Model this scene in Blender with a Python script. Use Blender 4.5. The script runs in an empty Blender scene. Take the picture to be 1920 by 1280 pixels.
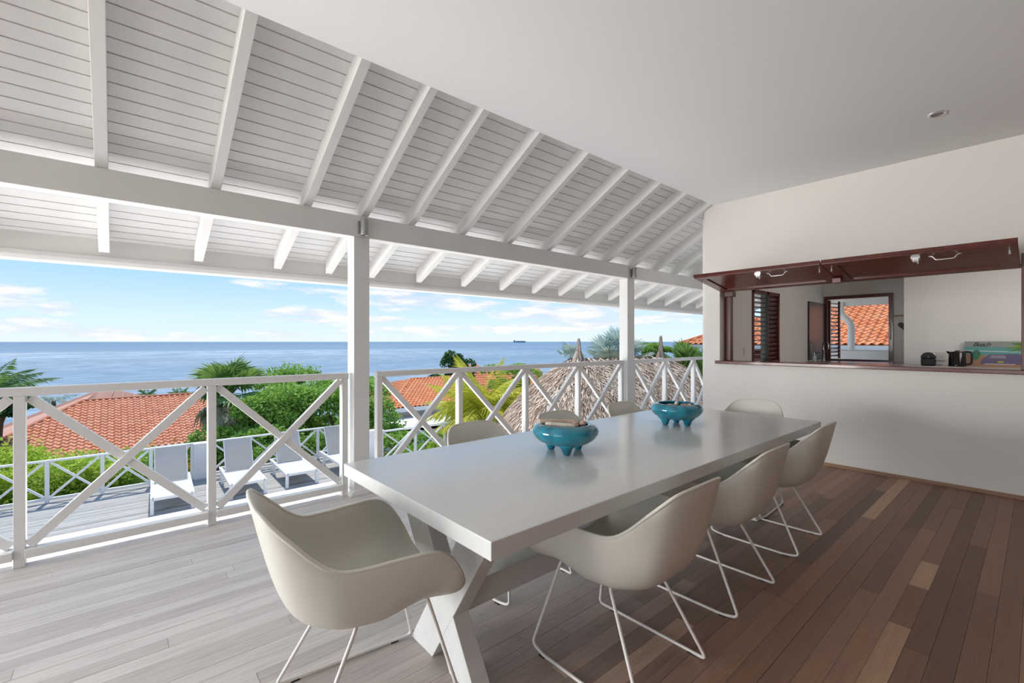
import bpy, math, random
from mathutils import Vector, Matrix, Euler
R = math.radians
random.seed(7)
S = bpy.context.scene
C = S.collection
# ------------------------------------------------------------------ camera
H = 1.32
YAW = 49.1
cam_d = bpy.data.cameras.new('camera'); cam = bpy.data.objects.new('camera', cam_d); C.objects.link(cam)
cam_d.sensor_width = 36; cam_d.lens = 857/1920*36; cam_d.clip_end = 60000; cam_d.clip_start = .05
cam.location = (0, 0, H); cam.rotation_euler = (R(90), 0, R(YAW-90))
S.camera = cam
S.view_settings.view_transform = 'Standard'; S.view_settings.look = 'None'
S.view_settings.gamma = 1; S.view_settings.use_curve_mapping = False
S.view_settings.exposure = 0.12

# ------------------------------------------------------------------ node helper
class NT:
    def __init__(s, tree): s.t = tree; s.n = tree.nodes; s.l = tree.links
    def node(s, typ, **kw):
        n = s.n.new(typ)
        for k, v in kw.items():
            if k == 'inp':
                for a, b in v.items(): s.put(n.inputs[a], b)
            else: setattr(n, k, v)
        return n
    def put(s, sock, v):
        if isinstance(v, bpy.types.NodeSocket): s.l.new(v, sock)
        else:
            if sock.type == 'RGBA' and len(v) == 3: v = (*v, 1)
            sock.default_value = v
    def math(s, op, a, b=0.0, c=0.0, clamp=False):
        n = s.n.new('ShaderNodeMath'); n.operation = op; n.use_clamp = clamp
        s.put(n.inputs[0], a); s.put(n.inputs[1], b)
        if op in ('MULTIPLY_ADD', 'COMPARE'): s.put(n.inputs[2], c)
        return n.outputs[0]
    def mix(s, f, a, b, mode='MIX'):
        n = s.n.new('ShaderNodeMix'); n.data_type = 'RGBA'; n.blend_type = mode
        s.put(n.inputs[0], f); s.put(n.inputs[6], a); s.put(n.inputs[7], b)
        return n.outputs[2]
    def ramp(s, f, stops, interp='LINEAR'):
        n = s.n.new('ShaderNodeValToRGB'); n.color_ramp.interpolation = interp
        e = n.color_ramp.elements
        while len(e) < len(stops): e.new(.5)
        for i, (p, c) in enumerate(stops):
            e[i].position = p; e[i].color = (*c, 1) if not isinstance(c, (int, float)) else (c, c, c, 1)
        s.put(n.inputs[0], f); return n.outputs[0]
    def noise(s, vec, scale, detail=3, rough=.5, dist=0):
        n = s.n.new('ShaderNodeTexNoise'); n.inputs['Scale'].default_value = scale
        n.inputs['Detail'].default_value = detail; n.inputs['Roughness'].default_value = rough
        n.inputs['Distortion'].default_value = dist
        if vec is not None: s.l.new(vec, n.inputs['Vector'])
        return n.outputs['Fac']

# ------------------------------------------------------------------ sky
W = bpy.data.worlds.new('sky'); S.world = W; W.use_nodes = True
w = NT(W.node_tree); w.n.clear()
tc = w.node('ShaderNodeTexCoord'); sep = w.node('ShaderNodeSeparateXYZ'); w.l.new(tc.outputs['Generated'], sep.inputs[0])
el = w.math('MULTIPLY', w.math('ARCSINE', sep.outputs[2]), 57.2958)
az = w.math('MULTIPLY', w.math('ARCTAN2', sep.outputs[1], sep.outputs[0]), 57.2958)
elc = w.math('MAXIMUM', el, 0.0)
base = w.ramp(w.math('DIVIDE', elc, 60.0), [(0, (.78, .90, .95)), (.04, (.68, .87, .98)), (.12, (.42, .70, .97)), (.35, (.24, .48, .88)), (1, (.15, .34, .74))])
cv = w.node('ShaderNodeCombineXYZ', inp={0: w.math('MULTIPLY', az, .13), 1: w.math('MULTIPLY', el, .62), 2: 0.0})
n1 = w.noise(cv.outputs[0], 1.6, 6, .6)
n2 = w.noise(cv.outputs[0], .7, 5, .55)
clouds = [  # azimuth, elevation, half width, half height (degrees), density
    (97.5, 3.6, 2.6, 1.0, 1), (94.0, 2.95, 1.7, .45, .9), (95.9, 1.8, 1.3, .45, 1), (94.6, 1.15, 4.2, .5, .85), (91.5, .85, 3.0, .55, .8),
    (88.6, .55, 2.2, .35, .7), (84.6, .45, 2.6, .3, .6), (76.0, .9, 2.8, .5, .75), (72.5, 2.9, 6.5, .75, .95), (66.0, 2.6, 4.2, .45, .9),
    (73.0, 6.1, 5.5, .7, .5), (61.5, 5.3, 7, 1.3, 1.1), (54.0, 4.6, 4.5, .6, .8), (45.0, 3.4, 6.5, 1.2, 1.1), (38.5, 2.8, 7.5, 1.3, .95),
    (48.0, 1.6, 9.0, .5, .55), (38.8, 4.4, 4.0, .6, .8), (30.5, 4.6, 4.5, .8, .8), (29.0, 3.0, 4.0, .5, .6), (60, 1.4, 9, .5, .4)]
dens = None
for a0, e0, hw, hh, dn in clouds:
    dx = w.math('DIVIDE', w.math('SUBTRACT', az, a0), hw*1.1); dy = w.math('DIVIDE', w.math('SUBTRACT', el, e0), hh*1.35)
    r2 = w.math('ADD', w.math('MULTIPLY', dx, dx), w.math('MULTIPLY', dy, dy))
    v = w.math('MULTIPLY', w.math('SUBTRACT', 1.0, r2), dn)
    dens = v if dens is None else w.math('MAXIMUM', dens, v)
nn = w.math('MULTIPLY', w.math('SUBTRACT', n1, .5), 5.0)
dd = w.math('ADD', w.math('MAXIMUM', dens, -.9), nn)
mask = w.ramp(dd, [(0.0, 0), (.35, .45), (1.0, .92)])
# ordinary scattered clouds for the rest of the sky
inview = w.math('MULTIPLY', w.math('LESS_THAN', az, 101.0), w.math('GREATER_THAN', az, 20.0))
inview = w.math('MULTIPLY', inview, w.math('LESS_THAN', el, 9.0))
m2 = w.math('MULTIPLY', w.ramp(n2, [(.5, 0), (.68, .8)]), w.math('SUBTRACT', 1.0, inview))
ccol = w.mix(w.ramp(n1, [(.42, 0), (.6, 1)]), (.70, .76, .93), (.95, .95, .96))
skyc = w.mix(w.math('MAXIMUM', mask, m2), base, ccol)
bg = w.node('ShaderNodeBackground', inp={'Color': skyc, 'Strength': 1.0})
wo = w.node('ShaderNodeOutputWorld'); w.l.new(bg.outputs[0], wo.inputs[0])

# ------------------------------------------------------------------ sun and fill lamps
sd = bpy.data.lights.new('sun', 'SUN'); sun = bpy.data.objects.new('sun', sd); C.objects.link(sun)
sd.energy = 4.2; sd.angle = R(.6); sd.color = (1, .95, .87)
sun.rotation_euler = Vector((.12, .58, 1.0)).to_track_quat('Z', 'Y').to_euler()
def area(name, loc, look, sx, sy, power, col):
    d = bpy.data.lights.new(name, 'AREA'); o = bpy.data.objects.new(name, d); C.objects.link(o)
    d.shape = 'RECTANGLE'; d.size = sx; d.size_y = sy; d.energy = power; d.color = col
    o.location = loc; o.rotation_euler = (Vector(loc)-Vector(look)).to_track_quat('Z', 'Y').to_euler(); return o
area('terrace_fill', (-5.4, 5.2, 1.10), (3.5, 1.2, 1.2), 3.2, 2.0, 540, (1, .98, .96))  # added fill lamp standing in for daylight from the gallery end
area('open_end_fill', (-5.2, -.6, 1.2), (3.0, .2, 1.1), 3.4, 1.9, 55, (1, .97, .93))  # added weak fill lamp for the wall, floor and boards
area('paving_bounce_fill', (3.2, 8.2, -1.9), (2.9, 5.4, 1.5), 15, 4.0, 560, (1, .975, .94))  # added lamp imitating sunlight bounced off the terrace
area('kitchen_fill', (8.0, -1.0, 2.3), (8.3, 2.0, 1.2), 1.6, 1.0, 22, (1, .93, .86))  # added fill lamp inside the kitchen

# ------------------------------------------------------------------ materials
MATS = {}
def pmat(name, col, rough=.5, spec=.5, metal=0, coat=0, bump=None, vary=None, build=None, trans=0):
    m = bpy.data.materials.new(name); m.use_nodes = True
    t = NT(m.node_tree); b = m.node_tree.nodes['Principled BSDF']
    tcn = t.node('ShaderNodeTexCoord'); ob = tcn.outputs['Object']
    b.inputs['Roughness'].default_value = rough; b.inputs['Specular IOR Level'].default_value = spec
    b.inputs['Metallic'].default_value = metal; b.inputs['Coat Weight'].default_value = coat
    b.inputs['Coat Roughness'].default_value = .08
    c = (*col, 1)
    b.inputs['Base Color'].default_value = c
    if vary:   # (scale, amount)
        f = t.noise(ob, vary[0], 4)
        c2 = tuple(max(0, x*(1-vary[1])) for x in col)
        t.l.new(t.mix(t.ramp(f, [(.3, 0), (.7, 1)]), c2, col), b.inputs['Base Color'])
    if bump:
        f = t.noise(ob, bump[0], 4)
        bn = t.node('ShaderNodeBump', inp={'Strength': bump[1], 'Distance': bump[2] if len(bump) > 2 else .01, 'Height': f})
        t.l.new(bn.outputs[0], b.inputs['Normal'])
    if build: build(t, b, ob)
    MATS[name] = m; return m
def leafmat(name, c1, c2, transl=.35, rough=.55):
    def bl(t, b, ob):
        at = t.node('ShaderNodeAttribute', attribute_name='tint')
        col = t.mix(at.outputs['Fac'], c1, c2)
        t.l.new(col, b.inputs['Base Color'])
        tr = t.node('ShaderNodeBsdfTranslucent'); t.l.new(col, tr.inputs[0])
        mx = t.node('ShaderNodeMixShader', inp={0: transl}); t.l.new(b.outputs[0], mx.inputs[1]); t.l.new(tr.outputs[0], mx.inputs[2])
        out = [n for n in t.n if n.type == 'OUTPUT_MATERIAL'][0]; t.l.new(mx.outputs[0], out.inputs[0])
    return pmat(name, c1, rough, .3, build=bl)
white = pmat('white_paint', (.80, .79, .77), .38, .5, vary=(3, .04), bump=(60, .12, .002))
glosswhite = pmat('gloss_white_boards', (.82, .81, .80), .2, .6, bump=(90, .10, .001))
plaster = pmat('white_plaster', (.80, .79, .78), .85, .2, vary=(1.2, .03), bump=(35, .06, .003))
def upper(t, b, ob):
    g = t.node('ShaderNodeNewGeometry'); s = t.node('ShaderNodeSeparateXYZ'); t.l.new(g.outputs['Position'], s.inputs[0])
    f = t.noise(ob, .8, 3)
    t.l.new(t.mix(f, (.78, .745, .695), (.80, .775, .735)), b.inputs['Base Color'])  # warm bounced light tinted into the whole wall colour
wallm = pmat('warm_cast_wall', (.80, .79, .77), .8, .25, build=upper, bump=(45, .05, .003))
ceilm = pmat('ceiling_paint', (.80, .80, .80), .9, .1)
boardgapm = pmat('gap_dark', (.17, .16, .15), .9, .1)  # dark backing seen in the board joints
tablem = pmat('table_lacquer', (.68, .69, .68), .16, .6, bump=(8, .05, .004),
   build=lambda t, b, ob: (lambda mp: t.l.new(t.mix(t.noise(mp.outputs[0], 5, 5), (.64, .65, .64), (.72, .72, .70)), b.inputs['Base Color']))(
      (lambda mp: (t.l.new(ob, mp.inputs[0]), mp)[1])(t.node('ShaderNodeMapping', inp={'Scale': (.5, 6, 6)}))))
shellm = pmat('cream_shell_plastic', (.68, .66, .585), .38, .4)
wirem = pmat('cream_wire', (.78, .74, .70), .3, .5)
rubber = pmat('black_rubber', (.02, .02, .02), .6)
def teal(t, b, ob):
    t.l.new(t.mix(t.ramp(t.noise(ob, 14, 4), [(.35, 0), (.7, 1)]), (.001, .13, .20), (.002, .26, .36)), b.inputs['Base Color'])
tealm = pmat('teal_glaze', (.01, .3, .33), .12, .6, coat=.6, build=teal)
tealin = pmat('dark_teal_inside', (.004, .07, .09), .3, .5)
driftm = pmat('driftwood', (.62, .50, .40), .85, .2, vary=(25, .35), bump=(60, .4, .004))
driftp = pmat('pink_shell', (.72, .50, .42), .7, .3, vary=(30, .25))
driftw = pmat('pale_coral', (.80, .76, .66), .8, .2, vary=(30, .2), bump=(70, .4, .004))
def wood(name, c1, c2, rough, sc=(1, 14, 14), spec=.5, coat=0):
    def bl(t, b, ob):
        mp = t.node('ShaderNodeMapping', inp={'Scale': sc}); t.l.new(ob, mp.inputs[0])
        t.l.new(t.mix(t.ramp(t.noise(mp.outputs[0], 3, 6, .6, .5), [(.3, 0), (.7, 1)]), c1, c2), b.inputs['Base Color'])
    return pmat(name, c1, rough, spec, coat=coat, build=bl)
mahog = wood('mahogany', (.075, .014, .009), (.15, .028, .016), .28, (12, 1, 12), .5, .3)
mahogx = wood('mahogany_upright', (.06, .012, .008), (.13, .026, .016), .32, (12, 12, 1), .5, .2)
skirt = wood('skirting_wood', (.27, .15, .085), (.38, .23, .14), .5, (12, 1, 12))
# floor planks: colour per plank in attribute 'tint', weathering towards the open edge
def plank(t, b, ob):
    at = t.node('ShaderNodeAttribute', attribute_name='tint')
    g = t.node('ShaderNodeNewGeometry'); s = t.node('ShaderNodeSeparateXYZ'); t.l.new(g.outputs['Position'], s.inputs[0])
    mp = t.node('ShaderNodeMapping', inp={'Scale': (1.6, 30, 1)}); t.l.new(g.outputs['Position'], mp.inputs[0])
    off = t.node('ShaderNodeVectorMath', operation='ADD'); t.l.new(mp.outputs[0], off.inputs[0])
    cx = t.node('ShaderNodeCombineXYZ', inp={0: t.math('MULTIPLY', at.outputs['Fac'], 37.0)}); t.l.new(cx.outputs[0], off.inputs[1])
    grain = t.noise(off.outputs[0], 2.2, 7, .65, .6)
    dark = t.ramp(at.outputs['Fac'], [(0, (.17, .095, .062)), (.3, (.26, .145, .095)), (.6, (.31, .175, .115)), (.85, (.36, .205, .135)), (1, (.54, .36, .23))])
    pale = t.ramp(at.outputs['Fac'], [(0, (.57, .525, .49)), (.4, (.66, .62, .585)), (1, (.74, .70, .665))])
    n = t.noise(g.outputs['Position'], .9, 3)
    wv = t.math('ADD', t.math('SUBTRACT', s.outputs[1], t.math('MULTIPLY', s.outputs[0], .20)), t.math('MULTIPLY', t.math('SUBTRACT', n, .5), .9))
    f = t.ramp(t.math('DIVIDE', t.math('SUBTRACT', wv, .35), 1.7, clamp=True), [(0, 0), (.35, .3), (.7, .8), (1, 1)])
    col = t.mix(f, dark, pale)
    gr = t.ramp(grain, [(.25, .74), (.55, 1.0), (.8, 1.08)])
    col = t.mix(1.0, col, gr, 'MULTIPLY')
    spots = t.ramp(t.noise(g.outputs['Position'], 5.5, 5, .6), [(.66, 1.0), (.74, .72)])
    col = t.mix(1.0, col, spots, 'MULTIPLY')
    t.l.new(col, b.inputs['Base Color'])
    t.l.new(t.math('ADD', .34, t.math('MULTIPLY', grain, .22)), b.inputs['Roughness'])
    bn = t.node('ShaderNodeBump', inp={'Strength': .25, 'Distance': .003, 'Height': grain}); t.l.new(bn.outputs[0], b.inputs['Normal'])
plankm = pmat('mixed_hardwood_planks', (.2, .1, .07), .4, .45, build=plank)
gapm = pmat('plank_gap', (.07, .05, .04), .9)
def deck(t, b, ob):
    at = t.node('ShaderNodeAttribute', attribute_name='tint')
    g = t.node('ShaderNodeNewGeometry')
    mp = t.node('ShaderNodeMapping', inp={'Scale': (1.2, 16, 1)}); t.l.new(g.outputs['Position'], mp.inputs[0])
    gr = t.noise(mp.outputs[0], 3, 6, .65)
    col = t.mix(at.outputs['Fac'], (.33, .32, .30), (.50, .49, .47))
    t.l.new(t.mix(1.0, col, t.ramp(gr, [(.3, .65), (.7, 1.05)]), 'MULTIPLY'), b.inputs['Base Color'])
deckm = pmat('weathered_deck', (.4, .4, .4), .8, .2, build=deck)
def terra(name, c1, c2, c3):
    def bl(t, b, ob):
        oi = t.node('ShaderNodeAttribute', attribute_name='tint')
        n = t.noise(t.node('ShaderNodeNewGeometry').outputs['Position'], 1.3, 4)
        col = t.mix(oi.outputs['Fac'], c1, c2)
        t.l.new(t.mix(t.ramp(n, [(.45, 0), (.75, .6)]), col, c3), b.inputs['Base Color'])
    return pmat(name, c1, .75, .25, build=bl)
tilem = terra('salmon_clay_tile', (.55, .20, .105), (.68, .29, .17), (.62, .33, .22))
tilem2 = terra('orange_clay_tile', (.62, .20, .075), (.76, .30, .13), (.72, .36, .20))
flatroof = pmat('salmon_sheet_roof', (.50, .25, .18), .6, .3, vary=(.5, .12))
tuftm = None
straw = pmat('thatch_straw', (.40, .32, .25), .9, .1, build=lambda t, b, ob: t.l.new(
    t.ramp(t.node('ShaderNodeAttribute', attribute_name='tint').outputs['Fac'], [(0, (.12, .075, .045)), (.35, (.40, .29, .20)), (.75, (.70, .55, .42)), (1, (.90, .77, .64))]), b.inputs['Base Color']))
thatchcore = pmat('thatch_core', (.12, .085, .06), .95, .05)
metalg = pmat('grey_lamp_metal', (.34, .35, .33), .4, .5, metal=.3)
steel = pmat('brushed_steel', (.6, .6, .6), .25, .5, metal=1)
nickel = pmat('nickel_handle', (.75, .74, .72), .3, .5, metal=.7)
glossblack = pmat('gloss_black_plastic', (.008, .008, .01), .12, .6)
matblack = pmat('matt_black_plastic', (.012, .013, .016), .4, .4)
whitep = pmat('white_plastic', (.75, .75, .74), .4)
greyp = pmat('grey_plastic', (.22, .22, .22), .5)
chalk = pmat('white_house_wall', (.78, .77, .75), .85, .2, vary=(.6, .06))
darkglass = pmat('dark_window_glass', (.05, .06, .07), .1, .6)
redshut = pmat('dark_red_shutter', (.13, .025, .02), .5)
def transl(f):
    def bl(t, b, ob):
        tr = t.node('ShaderNodeBsdfTranslucent', inp={0: (.85, .82, .79)}); mx = t.node('ShaderNodeMixShader', inp={0: f})
        t.l.new(b.outputs[0], mx.inputs[1]); t.l.new(tr.outputs[0], mx.inputs[2])
        t.l.new(mx.outputs[0], [n for n in t.n if n.type == 'OUTPUT_MATERIAL'][0].inputs[0])
    return bl
mesht = pmat('lounger_mesh_fabric', (.62, .60, .59), .8, .2, build=transl(.7))
seatt = pmat('lounger_seat_fabric', (.62, .60, .57), .8, .2, vary=(80, .08))
alu = pmat('lounger_frame_paint', (.74, .74, .73), .4)
shadem = pmat('shade_dark', (.03, .025, .03), .3, .5)  # dark tone of the painted side-wall shadow
def seab(t, b, ob):
    g = t.node('ShaderNodeNewGeometry').outputs['Position']
    mp = t.node('ShaderNodeMapping', inp={'Scale': (.05, .11, .05), 'Rotation': (0, 0, R(-12))}); t.l.new(g, mp.inputs[0])
    n = t.noise(mp.outputs[0], 1.3, 8, .7, .3)
    mp2 = t.node('ShaderNodeMapping', inp={'Scale': (.0008, .0045, .001), 'Rotation': (0, 0, R(-25))}); t.l.new(g, mp2.inputs[0])
    n2 = t.noise(mp2.outputs[0], 1.4, 4, .6)
    ln = t.node('ShaderNodeVectorMath', operation='LENGTH'); t.l.new(g, ln.inputs[0])
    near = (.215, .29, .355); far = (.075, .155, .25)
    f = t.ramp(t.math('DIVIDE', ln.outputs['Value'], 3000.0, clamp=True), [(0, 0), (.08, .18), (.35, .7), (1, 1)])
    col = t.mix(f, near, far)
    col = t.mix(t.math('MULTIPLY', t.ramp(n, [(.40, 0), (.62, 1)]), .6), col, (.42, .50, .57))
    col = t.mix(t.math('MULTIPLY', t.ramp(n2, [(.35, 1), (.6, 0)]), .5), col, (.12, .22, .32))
    t.l.new(col, b.inputs['Base Color'])
    mp3 = t.node('ShaderNodeMapping', inp={'Scale': (.004, .03, .01), 'Rotation': (0, 0, R(-40))}); t.l.new(g, mp3.inputs[0])
    n3 = t.noise(mp3.outputs[0], 5, 6, .75)
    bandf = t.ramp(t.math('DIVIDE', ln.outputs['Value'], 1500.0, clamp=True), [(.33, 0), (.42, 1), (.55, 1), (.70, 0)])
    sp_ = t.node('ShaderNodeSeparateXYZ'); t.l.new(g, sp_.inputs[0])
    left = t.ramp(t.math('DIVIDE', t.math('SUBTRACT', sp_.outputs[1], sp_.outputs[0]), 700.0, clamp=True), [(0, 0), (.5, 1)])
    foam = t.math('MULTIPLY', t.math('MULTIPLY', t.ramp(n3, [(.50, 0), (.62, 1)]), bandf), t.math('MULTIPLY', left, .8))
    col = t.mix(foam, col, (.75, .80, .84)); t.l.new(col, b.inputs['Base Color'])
    bn = t.node('ShaderNodeBump', inp={'Strength': .6, 'Distance': .5, 'Height': n}); t.l.new(bn.outputs[0], b.inputs['Normal'])
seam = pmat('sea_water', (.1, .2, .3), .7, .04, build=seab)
soil = pmat('dry_soil', (.20, .17, .10), .95, .1, vary=(.8, .4))
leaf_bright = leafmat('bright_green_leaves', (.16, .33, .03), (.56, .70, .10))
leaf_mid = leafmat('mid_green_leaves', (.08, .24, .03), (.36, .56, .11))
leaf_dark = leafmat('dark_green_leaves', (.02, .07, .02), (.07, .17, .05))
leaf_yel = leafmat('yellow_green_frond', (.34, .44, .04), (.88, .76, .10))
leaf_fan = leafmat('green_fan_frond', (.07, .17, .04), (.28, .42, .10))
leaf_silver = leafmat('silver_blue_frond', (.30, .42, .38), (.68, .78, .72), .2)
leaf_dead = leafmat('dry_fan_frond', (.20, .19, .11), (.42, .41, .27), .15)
bark = pmat('palm_bark', (.20, .15, .11), .9, .1, vary=(8, .4))

# ------------------------------------------------------------------ mesh helper
class MB:
    def __init__(s): s.v = []; s.f = []; s.t = []; s.m = []
    def add(s, vs, fs, tint=0.0, mi=0):
        o = len(s.v); s.v += [tuple(v) for v in vs]
        for f in fs: s.f.append(tuple(i+o for i in f)); s.t.append(tint); s.m.append(mi)
        return s
    def box(s, c, d, rot=None, tint=0.0, mi=0):
        hx, hy, hz = d[0]/2, d[1]/2, d[2]/2
        vs = [Vector((x, y, z)) for x in (-hx, hx) for y in (-hy, hy) for z in (-hz, hz)]
        if rot is not None: vs = [rot @ v for v in vs]
        vs = [v+Vector(c) for v in vs]
        return s.add(vs, [(0, 1, 3, 2), (4, 6, 7, 5), (0, 4, 5, 1), (2, 3, 7, 6), (0, 2, 6, 4), (1, 5, 7, 3)], tint, mi)
    def bx(s, x0, x1, y0, y1, z0, z1, tint=0.0, mi=0):
        return s.box(((x0+x1)/2, (y0+y1)/2, (z0+z1)/2), (abs(x1-x0), abs(y1-y0), abs(z1-z0)), None, tint, mi)
    def bar(s, a, b, wd, ht, up=(0, 0, 1), tint=0.0):
        a, b = Vector(a), Vector(b); x = (b-a); L = x.length; x.normalize(); u = Vector(up)
        y = u.cross(x).normalized(); z = x.cross(y)
        m = Matrix((x, y, z)).transposed()
        return s.box((a+b)/2, (L, wd, ht), m, tint)
    def prism(s, poly, axis, a0, a1, tint=0.0):   # poly of 2D points, extruded along axis
        def P(p, a):
            return {'x': (a, p[0], p[1]), 'y': (p[0], a, p[1]), 'z': (p[0], p[1], a)}[axis]
        n = len(poly); vs = [P(p, a0) for p in poly]+[P(p, a1) for p in poly]
        fs = [tuple(range(n))[::-1], tuple(range(n, 2*n))]+[(i, (i+1) % n, n+(i+1) % n, n+i) for i in range(n)]
        return s.add(vs, fs, tint)
    def tube(s, path, r, seg=8, closed=False, tint=0.0, caps=True):
        P = [Vector(p) for p in path]; n = len(P); rings = []
        rr = r if isinstance(r, (list, tuple)) else [r]*n
        nrm = None
        for i in range(n):
            if closed: tdir = (P[(i+1) % n]-P[i-1])
            else: tdir = P[min(i+1, n-1)]-P[max(i-1, 0)]
            tdir.normalize()
            if nrm is None:
                nrm = tdir.orthogonal().normalized()
            else:
                nrm = (nrm-tdir*nrm.dot(tdir)); nrm.normalize()
            b = tdir.cross(nrm)
            rings.append([P[i]+(nrm*math.cos(2*math.pi*k/seg)+b*math.sin(2*math.pi*k/seg))*rr[i] for k in range(seg)])
        vs = [v for r_ in rings for v in r_]; fs = []
        for i in range(n if closed else n-1):
            j = (i+1) % n
            for k in range(seg): k2 = (k+1) % seg; fs.append((i*seg+k, i*seg+k2, j*seg+k2, j*seg+k))
        if not closed and caps: fs += [tuple(range(seg))[::-1], tuple(range((n-1)*seg, n*seg))]
        return s.add(vs, fs, tint)
    def lathe(s, prof, seg=32, c=(0, 0, 0), tint=0.0):
        vs = []; fs = []; n = len(prof)
        for k in range(seg):
            a = 2*math.pi*k/seg
            for r, z in prof: vs.append((c[0]+r*math.cos(a), c[1]+r*math.sin(a), c[2]+z))
        for k in range(seg):
            k2 = (k+1) % seg
            for i in range(n-1): fs.append((k*n+i, k2*n+i, k2*n+i+1, k*n+i+1))
        return s.add(vs, fs, tint)
    def mesh(s, name, mat, smooth=False):
        me = bpy.data.meshes.new(name); me.from_pydata(s.v, [], s.f)
        for m in (mat if isinstance(mat, list) else [mat]): me.materials.append(m)
        a = me.attributes.new('tint', 'FLOAT', 'FACE'); a.data.foreach_set('value', s.t)
        if any(s.m): me.polygons.foreach_set('material_index', s.m)
        if smooth: me.polygons.foreach_set('use_smooth', [True]*len(s.f))
        me.update(); return me
    def build(s, name, mat, parent=None, smooth=False, bevel=0, label=None, stuff=False):
        o = bpy.data.objects.new(name, s.mesh(name, mat, smooth)); C.objects.link(o)
        if parent is not None: o.parent = parent
        if bevel:
            b = o.modifiers.new('bevel', 'BEVEL'); b.width = bevel; b.segments = 2; b.limit_method = 'ANGLE'
        if label: o['label'] = label
        if stuff: o['kind'] = 'stuff'
        return o
def tag(o, label=None, cat=None, group=None, kind=None):
    if label: o['label'] = label
    if cat: o['category'] = cat
    if group: o['group'] = group
    if kind: o['kind'] = kind
    return o
def empty(name, loc=(0, 0, 0), rz=0, parent=None):
    o = bpy.data.objects.new(name, None); C.objects.link(o); o.location = loc; o.rotation_euler = (0, 0, rz); o.empty_display_size = .1
    if parent is not None: o.parent = parent
    return o
def copy_tree(o, parent=None):
    c = o.copy(); C.objects.link(c)
    if parent is not None: c.parent = parent
    for ch in list(o.children): copy_tree(ch, c)
    return c
def smooth_path(pts, per=6, closed=False):
    P = [Vector(p) for p in pts]; n = len(P); out = []
    for i in range(n if closed else n-1):
        if closed: p0, p1, p2, p3 = P[i-1], P[i], P[(i+1) % n], P[(i+2) % n]
        else: p0, p1, p2, p3 = P[max(i-1, 0)], P[i], P[i+1], P[min(i+2, n-1)]
        for k in range(per):
            t = k/per
            out.append(.5*((2*p1)+(p2-p0)*t+(2*p0-5*p1+4*p2-p3)*t*t+(3*p1-3*p2+p3-p0)*t**3))
    if not closed: out.append(P[-1])
    return out
def fillet(pts, r, n=4):
    P = [Vector(p) for p in pts]; out = [P[0]]
    for i in range(1, len(P)-1):
        a, b, c = P[i-1], P[i], P[i+1]
        d1 = (a-b).normalized(); d2 = (c-b).normalized()
        q = min(r, (a-b).length*.45, (c-b).length*.45)
        s, e = b+d1*q, b+d2*q
        for k in range(n+1):
            t = k/n; out.append(s*(1-t)**2+b*2*t*(1-t)+e*t*t)
    out.append(P[-1]); return out
_c, _s = math.cos(R(YAW)), math.sin(R(YAW))
def at(px, py, k):      # world point seen at pixel (px, py) at camera depth k, for laying out the far landscape
    u = (px-960)/857
    return Vector((k*(_c+_s*u), k*(_s-_c*u), H-(py-640)/857*k))

# ================================================================== STRUCTURE
# ---- floor of individual planks
floor = empty('floor'); tag(floor, kind='structure')
PW = .083
planks = []
rows = int((4.12+3.0)/PW)
for i in range(rows):
    y0 = 4.12-(i+1)*PW
    x = -3.6-random.random()*1.2
    while x < 5.73:
        L = random.choice([.45, .7, .9, 1.2, 1.5, 1.9, 2.3, 2.8])*random.uniform(.85, 1.15)
        if y0 > 2.2: L *= 1.4
        x1 = min(x+L, 5.73 if y0 < 2.83 else 8.4)
        if x1-x > .05: planks.append((x, x1, y0, random.random()))
        x = x1
        if y0 >= 2.83 and x >= 5.72 and x < 8.39: continue
for i in range(int((4.12-2.83)/PW)):
    pass
def visib(p):
    cx, cy = (p[0]+p[1])/2, p[2]
    d = cx*_c+cy*_s
    if d < .9: 
        e = p[1]*_c+cy*_s
        if e < .9: return 0
        d = e; cx = p[1]
    u = (cx*_s-cy*_c)/d
    if abs(u) > 1.12+(p[1]-p[0])*.5/d: return 0
    if H/d*857 > 640+180: return .0
    return (p[1]-p[0])/d/d
planks.sort(key=lambda p: -visib(p))
rest = MB()
for k, (x0, x1, y0, tv) in enumerate(planks):
    dz = random.uniform(-.0006, .0006)
    if k < 300:
        MB().bx(x0+.0006, x1-.0006, y0+.0006, y0+PW-.0006, -.018, dz, tv).build('plank', plankm, floor)
    else: rest.bx(x0+.0006, x1-.0006, y0+.0006, y0+PW-.0006, -.018, dz, tv)
for i in range(16):
    y0 = 4.12-(i+1)*PW
    rest.bx(5.731, 8.4, y0+.0006, y0+PW-.0006, -.018, 0, random.random())
rest.build('plank', plankm, floor, stuff=True)
MB().bx(-4.8, 8.4, -3.0, 4.12, -.25, -.019).build('subfloor', gapm, floor)
MB().bx(-4.8, 8.4, 4.122, 4.34, -.28, .012).build('edge_beam', white, floor, bevel=.004)

# ---- flat ceiling
CZ = 3.05
o = MB().bx(-4.8, 5.73, -3.0, 2.71, CZ, CZ+.12).build('ceiling', ceilm); tag(o, kind='structure')

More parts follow.
